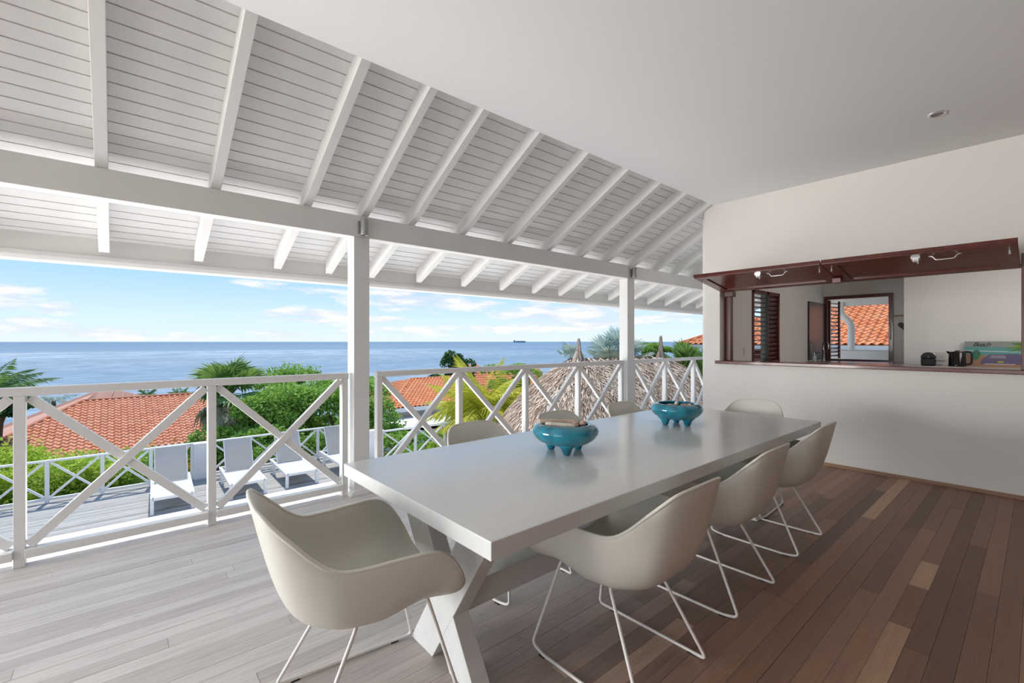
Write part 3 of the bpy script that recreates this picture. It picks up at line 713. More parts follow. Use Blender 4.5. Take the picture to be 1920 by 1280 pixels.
# ================================================================== CHAIRS
RIM = [(0, .250, .424), (.12, .256, .427), (.21, .262, .438), (.268, .262, .462), (.298, .235, .525), (.306, .190, .588), (.305, .130, .618), (.296, .02, .620), (.284, -.09, .616),
       (.270, -.165, .622), (.250, -.225, .658), (.224, -.285, .718), (.196, -.328, .762), (.160, -.356, .792), (.10, -.371, .804)]
rim = RIM+[(0, -.375, .807)]+[(-x, y, z) for x, y, z in RIM[:0:-1]]
rimp = smooth_path(rim, 4, True)
def make_chair():
    e = empty('dining_armchair')
    N = len(rimp); M = 16; vs = []; fs = []
    for i, p in enumerate(rimp):
        hgt = (p.z-.425)/.42
        back = max(0, min(1, (-p.y-.02)/.38)); frontf = max(0, min(1, p.y/.25))
        P0 = Vector((0, -.04, .380))
        P1 = Vector((p.x*.78, P0.y+(p.y-P0.y)*.74, .366+.055*frontf))
        z2 = .380+(p.z-.380)*(.09+.10*back+.30*frontf)
        if frontf > .8 and abs(p.x) < .2: z2 = .418
        P2 = Vector((p.x*.95, p.y*(.97-.20*back), z2))
        for j in range(M+1):
            t = j/M; a = (1-t)
            vs.append(P0*a**3+P1*3*a*a*t+P2*3*a*t*t+p*t**3)
    for i in range(N):
        i2 = (i+1) % N
        for j in range(M):
            q = (i*(M+1)+j, i*(M+1)+j+1, i2*(M+1)+j+1, i2*(M+1)+j)
            fs.append(q)
    # weld centre: move to a single vertex
    idx = {}; nv = []; mp = []
    for k, v in enumerate(vs):
        if k % (M+1) == 0:
            if 'c' not in idx: idx['c'] = len(nv); nv.append(v)
            mp.append(idx['c'])
        else: mp.append(len(nv)); nv.append(v)
    nf = []
    for q in fs:
        r_ = []
        for a in q:
            b = mp[a]
            if b not in r_: r_.append(b)
        nf.append(tuple(r_[::-1]))
    m = MB(); m.add(nv, nf)
    o = m.build('seat_shell', shellm, e, smooth=True)
    so = o.modifiers.new('thick', 'SOLIDIFY'); so.thickness = .011; so.offset = 0
    bv = o.modifiers.new('edge', 'BEVEL'); bv.width = .004; bv.segments = 2; bv.limit_method = 'ANGLE'; bv.angle_limit = R(50)
    # rolled rim
    m = MB(); m.tube([p for p in rimp], .0072, 6, True); m.build('rim', shellm, e, smooth=True)
    fr = empty('sled_frame', parent=e)
    for sx in (-1, 1):
        path = [(sx*.06, -.075, .388), (sx*.155, -.075, .378), (sx*.232, -.27, .017), (sx*.245, -.20, .008), (sx*.245, .20, .008), (sx*.232, .275, .017), (sx*.155, .175, .388), (sx*.06, .175, .396)]
        MB().tube(fillet(path, .025, 4), .0068, 8).build('sled_wire', wirem, fr, smooth=True)
        for y in (-.20, .20): MB().bx(sx*.245-.008, sx*.245+.008, y-.016, y+.016, 0, .006).build('glide', rubber, fr)
    MB().tube([(-.06, -.075, .388), (.06, -.075, .388)], .0068, 8).build('cross_wire', wirem, fr, smooth=True)
    MB().tube([(-.06, .175, .396), (.06, .175, .396)], .0068, 8).build('cross_wire', wirem, fr, smooth=True)
    return e
ch0 = make_chair()
chairs = [(.70, 1.635, -96, 'cream shell armchair at the near end of the table, fully in view'),
    (1.597, 1.165, 0, 'nearest cream shell armchair on the wall side of the table'),
    (2.45, 1.20, 0, 'middle cream shell armchair on the long side away from the sea'),
    (3.365, 1.225, 0, 'farthest cream shell armchair on the long side away from the sea'),
    (1.70, 1.99, 180, 'nearest cream shell armchair on the sea side, behind the first bowl at left'),
    (2.42, 1.96, 180, 'middle cream shell armchair on the sea side, directly behind the nearer bowl'),
    (3.20, 1.95, 180, 'farthest cream shell armchair on the sea side, between the two bowls'),
    (3.86, 1.60, 93, 'cream shell armchair at the far end of the table by the wall')]
for i, (x, y, rz, lb) in enumerate(chairs):
    q = ch0 if i == 0 else copy_tree(ch0)
    q.location = (x, y, 0); q.rotation_euler = (0, 0, R(rz)); tag(q, lb, 'chair', 'armchairs around the dining table')

# ================================================================== BOWLS
def bowl(x, y, rz, label):
    e = empty('footed_bowl', (x, y, .75), rz); tag(e, label, 'bowl', 'teal footed bowls on the table')
    prof = [(0, .040), (.06, .039), (.112, .048), (.150, .070), (.170, .100), (.169, .121), (.153, .138), (.130, .146), (.119, .144), (.117, .138), (.125, .122), (.130, .098), (.11, .070), (.06, .058), (0, .056)]
    pp = [(p.x, p.z) for p in smooth_path([(a, 0, b) for a, b in prof], 4)]
    pp = [(max(0, a), b) for a, b in pp]
    MB().lathe(pp, 48).build('basin', tealm, e, smooth=True)
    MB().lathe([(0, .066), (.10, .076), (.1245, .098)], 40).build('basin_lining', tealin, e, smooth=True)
    for k in range(3):
        a = R(90+120*k); cx, cy = .082*math.cos(a), .082*math.sin(a)
        fp = [(0, 0), (.013, .0), (.018, .004), (.024, .020), (.030, .034), (.052, .056), (.045, .064), (0, .064)]
        MB().lathe(fp, 20, (cx, cy, 0)).build('foot', tealm, e, smooth=True)
    return e
B1 = (1.765, 1.615); B2 = (2.92, 1.64)
bowl(*B1, R(18), 'teal glazed footed bowl nearer the camera, holding large driftwood')
bowl(*B2, R(59), 'teal glazed footed bowl farther along the table, holding small chips')
def drift(name, loc, L, r, rz, tilt, mat, label, group, taper=.6, seed=0):
    rd = random.Random(seed)
    n = 7; path = []; rr = []
    for i in range(n):
        t = i/(n-1)-.5
        path.append((t*L, rd.uniform(-.1, .1)*r, rd.uniform(-.1, .1)*r)); rr.append(r*(taper+(1-taper)*(1-abs(t*1.6)**2))*rd.uniform(.92, 1.06))
    m = MB(); m.tube(path, rr, 9)
    o = m.build(name, mat, smooth=False, bevel=.001); o.location = loc; o.rotation_euler = (rd.uniform(0, 3), tilt, rz)
    tag(o, label, 'driftwood', group); return o
g1 = 'driftwood and shells in the nearer bowl'
bx_, by_ = B1; zb = .75
drift('driftwood_stick', (bx_-.00, by_+.045, zb+.146), .21, .017, R(-35), R(2), driftm, 'long smooth brown driftwood stick lying across the nearer bowl', g1, .9, 1)
drift('driftwood_stick', (bx_-.045, by_-.005, zb+.139), .15, .016, R(-42), R(4), driftw, 'pale cream driftwood stick at front of the nearer bowl', g1, .7, 2)
drift('driftwood_stick', (bx_-.02, by_+.02, zb+.122), .15, .014, R(-60), R(0), driftp, 'pinkish driftwood stick between the two large sticks in nearer bowl', g1, .6, 3)
spots = [(.03, -.04, .122, .05, .016, 10, driftp, 'pink shell fragment at the front right of the nearer bowl'), (.06, -.015, .124, .045, .018, 70, driftm, 'brown wood chip at the right inside the nearer bowl'),
         (.085, -.045, .128, .05, .019, 30, driftp, 'upright pink shell fragment at the right rim of the nearer bowl'), (.02, -.075, .110, .04, .013, 120, driftw, 'small pale chip low at the front of the nearer bowl'),
         (-.08, .05, .108, .05, .014, 20, driftm, 'brown chip at the back left of the nearer bowl'), (.055, .06, .108, .06, .014, 95, driftm, 'brown chip at the back of the nearer bowl')]
for k, (dx, dy, dz, L, r, a, m, lb) in enumerate(spots):
    drift('driftwood_chip', (bx_+dx, by_+dy, zb+dz+.010), L, r, R(a), R(25 if 'upright' in lb else 8), m, lb, g1, .4, 10+k)
g2 = 'chips in the farther bowl'; bx_, by_ = B2
words = ['tallest pale chip standing at centre of the farther bowl', 'pink chip at the right of the farther bowl', 'brown chip at the left of the farther bowl', 'cream chip at the front of the farther bowl', 'reddish chip at the far right rim inside the farther bowl', 'long brown chip at the back of the farther bowl', 'small chip beside the left rim inside the farther bowl']
sp2 = [(0, .0, .128, .05, .014, 40, driftw), (.055, -.03, .118, .06, .014, -30, driftp), (-.055, .03, .115, .08, .013, -45, driftm), (.0, -.06, .112, .07, .013, -40, driftw), (.08, -.05, .118, .05, .013, 60, driftp), (.03, .05, .110, .09, .013, -20, driftm), (-.085, .03, .108, .05, .012, 80, driftp)]
for k, ((dx, dy, dz, L, r, a, m), lb) in enumerate(zip(sp2, words)):
    drift('driftwood_chip', (bx_+dx, by_+dy, zb+dz+.010), L, r, R(a), R(50 if k == 0 else 6), m, lb, g2, .4, 30+k)

# ================================================================== ROOFS AND HOUSES
TILES = {}
def tile_mesh(key, mat, w_, L, tint):
    k = (key, round(tint, 1))
    if k in TILES: return TILES[k]
    TILES[k] = tile_mb(w_, L, tint).mesh('roof_tile', mat, False); return TILES[k]
def tile_mb(w_, L, tint):       # pantile: barrel + trough, x across, y up the slope, z out
    prof = [(-.5, .0), (-.38, .018), (-.25, .052), (-.10, .066), (.05, .052), (.18, .018), (.30, .0), (.5, .004)]
    m = MB(); vs = []; n = len(prof)
    for y, dz, sc in ((-L*.55, .022, 1.0), (L*.55, -.012, .97)):
        for a, b in prof: vs.append((a*w_*sc, y, b*w_/.25+dz))
    for a, b in prof: vs.append((a*w_, -L*.55, b*w_/.25+dz-.03 if False else b*w_/.25-.008))
    fs = [(i, i+1, n+i+1, n+i) for i in range(n-1)]+[(2*n+i, 2*n+i+1, i+1, i) for i in range(n-1)]
    m.add(vs, fs, tint); return m
def tiled_faces(parent, faces, mat, key, w_=.25, L=.32, single=300, camp=(0, 0, H), near=None):
    """faces: list of (corner polygon, world coordinates); first two corners are the eave, left to right seen from outside"""
    items = []; cp = Vector(camp); pinv = parent.matrix_world.inverted() if False else Matrix.Translation(-Vector(parent.location))
    for poly in faces:
        P = [Vector(p) for p in poly]; ex = (P[1]-P[0]).normalized(); nrm = ex.cross(P[2]-P[1]).normalized(); ey = nrm.cross(ex)
        uv = [((p-P[0]).dot(ex), (p-P[0]).dot(ey)) for p in P]
        umin, umax = min(a for a, b in uv), max(a for a, b in uv); vmax = max(b for a, b in uv)
        def inside(u, v):
            c = False; n = len(uv); j = n-1
            for i in range(n):
                (xi, yi), (xj, yj) = uv[i], uv[j]
                if (yi > v) != (yj > v) and u < (xj-xi)*(v-yi)/(yj-yi)+xi: c = not c
                j = i
            return c
        MB().add([p-Vector(parent.location)-nrm*.02 for p in P]+[p-Vector(parent.location)-nrm*.10 for p in P], [tuple(range(len(P))), tuple(range(len(P), 2*len(P)))[::-1]]+[(i, (i+1) % len(P), len(P)+(i+1) % len(P), len(P)+i) for i in range(len(P))]).build('roof_slope', mat, parent)
        v = L*.5
        while v < vmax:
            u = umin+w_/2
            while u < umax:
                if inside(u, v):
                    pos = P[0]+ex*u+ey*v
                    M = Matrix((ex, ey, nrm)).transposed().to_4x4(); M.translation = pos-Vector(parent.location)
                    items.append(((near(pos) if near else (pos-cp).length), M, random.random()))
                u += w_
            v += L
    items.sort(key=lambda t: t[0])
    rest = MB()
    for k, (d, M, tv) in enumerate(items):
        if k < single:
            o = bpy.data.objects.new('roof_tile', tile_mesh(key, mat, w_, L, round(tv*4)/4)); C.objects.link(o); o.parent = parent; o.matrix_local = M
        else:
            t = tile_mb(w_, L, tv); t.v = [tuple(M @ Vector(v)) for v in t.v]; rest.add(t.v, t.f, tv)
    if rest.v: rest.build('roof_tile', mat, parent, stuff=True)
def ridge(parent, pts, mat, r=.09):
    P = [Vector(p)-Vector(parent.location) for p in pts]
    MB().tube(P, r, 8).build('ridge_cap', mat, parent)
# --- left neighbour
nh = empty('neighbour_house', (1.5, 30, -6.5)); tag(nh, 'house below the garden on the left with salmon tiled and sheet roof', 'building')
E0, E1, G0, G1 = (-5.1, 26.7, -3.52), (4.1, 26.7, -3.52), (3.35, 32.1, -1.72), (-1.29, 32.1, -1.72)
tiled_faces(nh, [[E0, E1, G1b] if False else [E0, E1, (4.4, 32.1, -1.72), G1]], tilem, 'salmon', .25, .30)
ridge(nh, [G1, (4.4, 32.1, -1.70)], tilem); ridge(nh, [E0, G1], tilem, .10)
def sheet(parent, pts, mat, nm='sheet_roof', th=.08):
    P = [Vector(p)-Vector(parent.location) for p in pts]; n = len(P)
    MB().add(P+[p-Vector((0, 0, th)) for p in P], [tuple(range(n)), tuple(range(n, 2*n))[::-1]]+[(i, (i+1) % n, n+(i+1) % n, n+i) for i in range(n)]).build(nm, mat, parent)
A = at(203, 728, 29.5); A2 = at(185, 730, 29.0); Lc = at(-160, 860, 19.5); Fc = at(170, 775, 27.3); Rc = at(300, 747, 31.5); Fr = at(330, 775, 29.5); 
sheet(nh, [Lc, at(-40, 880, 19.9), Fc, A2], flatroof); sheet(nh, [A2, Fc, Fr, Rc, A], flatroof)
for f in (.12, .3, .48, .66, .84):
    a = A.lerp(Rc, f); b = Fc.lerp(Fr, f); MB().bar(a-Vector(nh.location), b-Vector(nh.location), .05, .06).build('roof_seam', flatroof, nh)
def hb(par, m, *a, nm='house_wall'): return rel(MB().bx(*a), par).build(nm, m, par)
hb(nh, chalk, -3.4, 4.0, 27.2, 32.0, -6.5, -3.5)
hb(nh, white, -5.1, 4.15, 26.6, 26.72, -3.66, -3.50, nm='gutter')
hb(nh, darkglass, 1.0, 2.2, 27.17, 27.2, -5.6, -4.2, nm='window_pane')
# --- middle neighbour
nm2 = empty('neighbour_house', (15, 26, -7)); tag(nm2, 'white house with orange tiled hip roof between nearer post and palm', 'building')
e0, e1, e2, e3 = (11.6, 24.1, -2.5), (19.2, 24.1, -2.5), (19.2, 33, -2.5), (11.6, 33, -2.5)
r0, r1 = (15.4, 28.5, -1.28), (20.5, 28.5, -1.28)
tiled_faces(nm2, [[e0, e1, r1, r0], [e3, e0, r0]], tilem2, 'orange', .27, .33)
ridge(nm2, [r0, r1], tilem2); ridge(nm2, [e0, r0], tilem2)
hb(nm2, chalk, 12.3, 19, 24.6, 32.5, -7, -2.6)
hb(nm2, white, 11.5, 19.3, 24.0, 24.12, -2.75, -2.52, nm='gutter')
hb(nm2, chalk, 11.0, 18.5, 20.6, 20.8, -3.55, -3.1, nm='porch_parapet'); hb(nm2, chalk, 11.0, 18.5, 20.6, 24.6, -3.2, -3.1, nm='porch_roof')
hb(nm2, white, 10.8, 16.5, 19.2, 20.6, -4.2, -4.05, nm='porch_canopy')
for x in (10.9, 12.6, 14.6): hb(nm2, white, x, x+.14, 19.3, 19.44, -7, -4.2, nm='porch_post')
hb(nm2, darkglass, 11.4, 12.4, 20.55, 20.6, -5.6, -4.4, nm='window_pane'); hb(nm2, darkglass, 12.8, 14.4, 20.55, 20.6, -5.9, -4.4, nm='window_pane')
hb(nm2, chalk, 11.0, 18.5, 20.6, 24.6, -7, -3.55, nm='porch_wall')
# another roof further to the right behind the palm
nr = empty('neighbour_house', (24, 33, -8)); tag(nr, 'small far orange tiled roof glimpsed behind the yellow coconut palm', 'building')
q0, q1 = at(860, 760, 36), at(1040, 745, 44); q2, q3 = at(1010, 688, 50), at(868, 706, 44)
tiled_faces(nr, [[q0, q1, q2, q3]], tilem2, 'orange', .3, .4, single=120)
hb(nr, chalk, 22, 30, 30, 34, -8, -4.5)
# --- house seen through kitchen window and at the end of the balcony
nk = empty('neighbour_house', (21, 5, -3)); tag(nk, 'house with bright orange tiled roof seen through the kitchen window', 'building')
f0, f1 = (21, 11.7, 1.2), (21, -3, 1.2); g1_, g0_ = (26.5, -3, 3.7), (26.5, 6.2, 3.7)
def seen(p):
    d = p.x*_c+p.y*_s; px_ = 960+857*(p.x*_s-p.y*_c)/d
    return (0 if (1270 < px_ < 1325 or 1405 < px_ < 1450 or 1550 < px_ < 1680) else 50)+p.z
tiled_faces(nk, [[f0, f1, g1_, g0_]], tilem2, 'orange', .27, .33, near=seen)
tiled = None
ridge(nk, [f0, g0_], tilem2)
sheet(nk, [(21, 11.7, 1.17), g0_, (26.5, 11.7, 1.17)], flatroof)
hb(nk, white, 20.93, 21.02, -3, 11.8, 1.02, 1.17, nm='fascia'); hb(nk, white, 20.95, 26.5, -3, 11.8, 1.0, 1.03, nm='soffit')
hb(nk, chalk, 22.0, 26.5, -3, 11.0, -3, 1.0)
for y in (1.6, 4.2, 7.0, 9.2): hb(nk, redshut, 21.94, 22.0, y, y+1.6, -.5, .93, nm='shutter')
# kitchen balcony outside the rear window
o = MB().bx(11.9, 12.05, -2, 4.0, -.3, 1.125).build('balcony_parapet', chalk, bevel=.01); tag(o, 'white parapet wall just outside the rear kitchen window', 'wall')
o = MB().bx(BX+.15, 12.05, -2, 4.0, -.4, -.3).build('balcony_slab', chalk); tag(o, kind='structure')
o = MB().prism([(BX+.15, 2.62), (12.15, 2.16), (12.15, 2.10), (12.22, 2.10), (12.22, 2.26), (BX+.15, 2.74)], 'y', -2, 4.2).build('kitchen_eave', white); tag(o, kind='structure')
o = MB().tube(smooth_path([(12.1, 2.88, 2.2), (12.1, 2.88, 2.02), (12.08, 2.85, 1.9), (12.0, 2.70, 1.74), (11.98, 2.66, 1.62), (11.98, 2.66, 1.4), (11.98, 2.66, .2)], 5), .066, 16).build('downpipe', white, smooth=True)
tag(o, 'white bent downpipe outside the rear kitchen window', 'pipe')

# ================================================================== SEA, SHIP, GROUND
SZ = -14
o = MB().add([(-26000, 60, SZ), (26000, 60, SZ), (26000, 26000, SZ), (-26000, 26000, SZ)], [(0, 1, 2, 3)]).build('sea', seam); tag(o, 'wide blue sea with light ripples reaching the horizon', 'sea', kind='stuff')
gr = MB(); nx, ny = 30, 24; vs = []
for j in range(ny+1):
    for i in range(nx+1):
        y = -20+j*5.5; x = -50+i*6
        z = -3.2-max(0, y-14)*.14+random.uniform(-.2, .2)
        if y > 70: z -= (y-70)*.2
        vs.append((x, y, min(z, -3.0)))
gr.add(vs, [(j*(nx+1)+i, j*(nx+1)+i+1, (j+1)*(nx+1)+i+1, (j+1)*(nx+1)+i) for j in range(ny) for i in range(nx)])
o = gr.build('ground', soil, smooth=True); tag(o, kind='structure')
sh = empty('cargo_ship', tuple(at(974, 640, 6000).xy)+(SZ,), R(YAW-90)); tag(sh, 'distant grey cargo ship on the sea horizon', 'ship')
hullm = pmat('ship_grey', (.16, .26, .36), .8)
MB().prism([(-80, 2), (78, 2), (86, 16), (-84, 16)], 'y', -12, 12).build('hull', hullm, sh)
MB().bx(-76, -58, -10, 10, 16, 34).build('bridge', hullm, sh); MB().bx(-50, 76, -11, 11, 16, 22).build('cargo', hullm, sh)

# ================================================================== VEGETATION
def bush(name, c, rad, n, mat, label, cat='bush', leaf=.07, seed=1, lumps=9, group='garden bushes beyond the terrace', spike=0, trunk=True, tintb=0):
    rd = random.Random(seed); e = empty(name, (c[0], c[1], c[2]-rad[2])); tag(e, label, cat, group)
    m = MB(); base = Vector((0, 0, rad[2]))
    L = [(Vector((rd.uniform(-.7, .7)*rad[0], rd.uniform(-.7, .7)*rad[1], rd.uniform(-.5, .65)*rad[2])), rd.uniform(.35, .6)) for _ in range(lumps)]
    for i in range(n):
        lc, ls = L[i % lumps]
        d = Vector((rd.gauss(0, 1), rd.gauss(0, 1), rd.gauss(0, 1))).normalized()
        if d.z < -.3: d.z = -d.z
        q = rd.uniform(.72, 1.06)
        p = lc+Vector((d.x*rad[0], d.y*rad[1], d.z*rad[2]))*ls*q
        if spike and rd.random() < .15: p.z += rd.random()*spike
        s = leaf*rd.uniform(.6, 1.4)
        ax = Vector((rd.gauss(0, 1), rd.gauss(0, 1), rd.gauss(0, .7))).normalized(); u = (d*.8+ax).normalized()
        side = u.cross(Vector((rd.uniform(-1, 1), rd.uniform(-1, 1), rd.uniform(-1, 1)))).normalized()
        p += base
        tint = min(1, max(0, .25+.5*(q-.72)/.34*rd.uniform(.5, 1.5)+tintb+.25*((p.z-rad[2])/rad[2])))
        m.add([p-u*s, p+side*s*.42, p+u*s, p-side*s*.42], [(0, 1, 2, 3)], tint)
    m.build('foliage', mat, e, stuff=True)
    if trunk:
        t = MB()
        for k in range(5):
            lc = L[k % lumps][0]
            t.tube(smooth_path([(rd.uniform(-.1, .1), rd.uniform(-.1, .1), -1.0), (lc.x*.4, lc.y*.4, rad[2]*.5), tuple(lc+base)], 4), [.05]*8+[.02], 5)
        t.build('branches', bark, e)
    return e
# large bright bushes behind the terrace rail
bl = 'beyond the terrace rail'
for k, (px_, py_, kk, rx, rz, n, m, lb, tb_) in enumerate([
    (512, 800, 16.5, 1.35, 1.1, 8000, leaf_mid, 'round green bush behind the second sun lounger', .05),
    (560, 785, 18.0, 2.0, 1.25, 9000, leaf_mid, 'large green bush behind the third sun lounger', .05),
    (640, 775, 18.5, 1.9, 1.3, 8000, leaf_mid, 'large green bush behind the nearer post', .0),
    (590, 748, 21.5, 1.9, .7, 5000, leaf_bright, 'light green bush top above the large green bushes', .2),
    (700, 815, 16.5, 1.2, 1.3, 7000, leaf_mid, 'dark leafy shrub just right of the nearer post', -.12),
    (780, 850, 15.6, 1.6, .75, 5000, leaf_mid, 'low shrub beyond terrace rail under the middle house', 0),
    (900, 850, 15.5, 1.6, .9, 5000, leaf_bright, 'low yellowish shrub beyond terrace rail beneath the coconut palm', 0),
    (430, 850, 15.2, 1.4, .8, 5000, leaf_mid, 'low green bush between box post and third lounger', 0),
    (545, 850, 15.4, 1.6, .85, 5000, leaf_mid, 'low green bush right behind the fourth lounger', -.05)]):
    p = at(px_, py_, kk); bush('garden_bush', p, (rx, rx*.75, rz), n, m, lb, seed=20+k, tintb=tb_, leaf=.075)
for k, (px_, py_, kk, rx, rz, n, m, lb, tb_) in enumerate([
    (40, 920, 11.9, 1.5, .75, 7000, leaf_bright, 'bright green bush at the far left behind terrace rail', .05),
    (150, 912, 12.8, 1.5, .72, 8000, leaf_bright, 'bright green bush below the salmon roof left of centre', .1),
    (255, 902, 13.6, 1.3, .62, 7000, leaf_mid, 'mid green bush left of first sun lounger', .1),
    (345, 895, 14.4, 1.2, .5, 6000, leaf_bright, 'yellowish green bush behind the first sun lounger', .1),
    (215, 935, 13.4, 1.6, .5, 4000, leaf_mid, 'low green undergrowth beneath the terrace rail', 0)]):
    p = at(px_, py_, kk*1.06); bush('garden_bush', p, (rx, rx*.7, rz), n, m, lb, seed=40+k, tintb=tb_, leaf=.06, spike=.5)
for k, (px_, py_, kk, rx, rz, n, m, lb, tb_) in enumerate([
    (-10, 895, 13.2, 1.6, .7, 6000, leaf_bright, 'green bush at the left frame edge under the sheet roof', .1),
    (80, 895, 14.6, 1.7, .8, 8000, leaf_bright, 'tall yellow green bush in front of the salmon tiles at left', .15),
    (215, 890, 15.4, 1.6, .6, 7000, leaf_mid, 'leafy green bush in front of the salmon tiles, right of post', .15),
    (310, 888, 16.0, 1.3, .45, 5000, leaf_mid, 'green bush just below the gutter of the salmon roof', .1),
    (395, 868, 16.2, 1.0, .7, 5000, leaf_mid, 'green bush between box post and salmon roof corner', .1),
    (60, 975, 12.6, 1.6, .6, 5000, leaf_bright, 'low green growth at the far left edge below rail', .05),
    (520, 850, 17.0, 1.8, 1.2, 7000, leaf_mid, 'dense green bush between second and third lounger', .0),
    (650, 860, 16.2, 1.5, 1.0, 6000, leaf_mid, 'dense green bush behind the nearer post base', .0)]):
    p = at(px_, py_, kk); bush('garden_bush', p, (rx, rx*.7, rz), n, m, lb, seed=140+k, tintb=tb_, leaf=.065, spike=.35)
# flowers
fm = MB(); rd = random.Random(5)
for i in range(90):
    p = at(rd.gauss(345, 14), rd.gauss(868, 14), 14.1); s = .04
    fm.add([p+Vector((-s, 0, 0)), p+Vector((0, 0, s)), p+Vector((s, 0, 0)), p+Vector((0, 0, -s))], [(0, 1, 2, 3)])
o = fm.build('flower_cluster', pmat('yellow_flower', (.75, .42, .02), .7)); tag(o, 'cluster of tiny yellow orange flowers behind the first lounger', 'flowers', kind='stuff')
# fuller trees
bush('sea_tree', at(545, 712, 27), (1.9, 1.5, .75), 5000, leaf_mid, 'green tree against the sea left of the nearer post', 'tree', .10, 61, 10, 'garden trees', spike=.5)
bush('sea_tree', at(570, 738, 25), (1.8, 1.4, .7), 3500, leaf_mid, 'lower green tree beside the fan palm', 'tree', .09, 62, 8, 'garden trees')
bush('dark_conifer', at(856, 700, 40), (1.3, 1.2, 1.7), 3500, leaf_dark, 'small dark conifer above the middle tiled roof', 'tree', .13, 63, 12, 'garden trees')
bush('dark_conifer', at(832, 716, 40), (.9, .9, .8), 1500, leaf_dark, 'low dark conifer branch left above the middle tiled roof', 'tree', .13, 64, 8, 'garden trees')
bush('garden_bush', at(1222, 660, 22), (.85, .8, .45), 3500, leaf_mid, 'green bush between the silver palm and second thatch peak', 'bush', .08, 65, 6)
bush('garden_bush', at(1290, 712, 16), (1.5, 1, .75), 5000, leaf_mid, 'green bush below the palm at the wall end', 'bush', .07, 66, 7, tintb=.1)
bush('garden_bush', at(960, 712, 24), (1.6, 1.2, .75), 5000, leaf_mid, 'green bush behind the coconut palm left of thatch', 'bush', .08, 67, 8)
bush('garden_bush', at(-5, 772, 19), (1.0, 1.0, .5), 3500, leaf_dark, 'dark green bush below the palm at far left', 'bush', .09, 68, 8)
bush('garden_bush', at(955, 800, 17), (1.4, 1.0, 1.1), 5000, leaf_bright, 'yellowish bush left of the thatched roof', 'bush', .08, 69, 8)

def frond_mesh(name, mat, L, leafl, n, droop, width=.02, seed=0, vangle=.35, tb=0):
    rd = random.Random(seed); m = MB(); prev = None; pts = []
    for i in range(n+1):
        t = i/n; pts.append(Vector((L*(t-.10*droop*t*t), 0, L*(.28*t-droop*t*t))))
    m.tube(pts, [.018*(1-.8*i/n)+.003 for i in range(n+1)], 4, tint=.7)
    for i in range(2, n+1):
        t = i/n; ll = leafl*math.sin(math.pi*min(1, .18+.82*t)**.8)*rd.uniform(.85, 1.1)
        tang = (pts[i]-pts[i-1]).normalized()
        for sy in (-1, 1):
            d = (tang*.55+Vector((0, sy, 0))*.85+Vector((0, 0, -vangle*rd.uniform(.6, 1.6)))).normalized()
            b = pts[i]; w_ = width*rd.uniform(.8, 1.2); mid = b+d*ll*.5; tip = b+d*ll+Vector((0, 0, -.28*ll))
            m.add([b, mid+tang*w_, tip, mid-tang*w_], [(0, 1, 2, 3)], min(1, max(0, rd.uniform(.1, .8)+tb)))
    return m.mesh(name, mat)
def palm(name, crown, nf, mat, L, leafl, droop, label, seed, hgt, elr=(-.1, 1.1), nleaf=26, width=.03, tb=0, group='palms', trunk_r=.12):
    rd = random.Random(seed); e = empty(name, (crown[0], crown[1], crown[2]-hgt)); tag(e, label, 'palm', group)
    ms = [frond_mesh('frond', mat, L*f, leafl, nleaf, droop*g_, width, seed+i, tb=tb) for i, (f, g_) in enumerate(((1, .8), (.9, 1.1), (.8, 1.4)))]
    for k in range(nf):
        o = bpy.data.objects.new('frond', ms[k % 3]); C.objects.link(o); o.parent = e
        o.location = (0, 0, hgt); o.rotation_euler = Euler((rd.uniform(-.2, .2), -rd.uniform(*elr), k*2.399+rd.uniform(-.2, .2)), 'XYZ')
    MB().tube(smooth_path([(0.1, 0, 0), (.15, .05, hgt*.5), (0, 0, hgt)], 5), [trunk_r]*11, 8).build('trunk', bark, e, smooth=True)
    return e
palm('coconut_palm', at(905, 775, 15.2), 36, leaf_yel, 2.3, .72, .55, 'yellow green coconut palm left of the thatched roof', 81, 2.6, (-.1, 1.25), 30, .035, 0)
palm('coconut_palm', at(-25, 742, 17), 20, leaf_fan, 2.2, .5, .5, 'palm with broad dark fronds at the left frame edge', 82, 3, (-.1, .9), 26, .04, -.2)
palm('coconut_palm', at(275, 742, 36), 12, leaf_fan, 1.0, .35, .5, 'tiny far palm above the salmon ridge, left one', 83, 3, (0, 1.0), 12, .04, -.1)
palm('coconut_palm', at(337, 741, 37), 12, leaf_fan, 1.0, .35, .5, 'tiny far palm above the salmon ridge, right one', 84, 3, (0, 1.0), 12, .04, .1)
palm('coconut_palm', at(100, 752, 33), 10, leaf_silver, 1.6, .45, .6, 'grey green far palm behind the sheet roof', 85, 3, (-.1, .8), 14, .04, -.2)
palm('coconut_palm', at(1350, 735, 17), 18, leaf_fan, 1.7, .5, .5, 'green palm hidden partly by the wall end', 86, 3, (0, .9), 24, .04, .1)

def fan_mesh(name, mat, rad, seed, spread=R(150), n=26, fold=.25, droop=.15, tb=0):
    rd = random.Random(seed); m = MB(); L = rad*1.1
    m.tube([(0, 0, 0), (L*.5, 0, .06*L), (L, 0, 0)], [.02, .016, .012], 4, tint=.6)
    hub = Vector((L, 0, 0))
    for k in range(n):
        a = -spread+2*spread*k/(n-1); rr = rad*rd.uniform(.88, 1.05)*(1-.15*abs(a)/spread)
        d = Vector((math.cos(a), math.sin(a), 0)); sd_ = Vector((-math.sin(a), math.cos(a), 0)); w_ = rad*spread/(n-1)*.62
        z = fold*.06*(-1)**k
        m.add([hub, hub+d*rr*.6+sd_*w_+Vector((0, 0, z*rad)), hub+d*rr+Vector((0, 0, -droop*rr)), hub+d*rr*.6-sd_*w_+Vector((0, 0, -z*rad))], [(0, 1, 2, 3)], min(1, max(0, rd.uniform(.15, .85)+tb)))
    return m.mesh(name, mat)
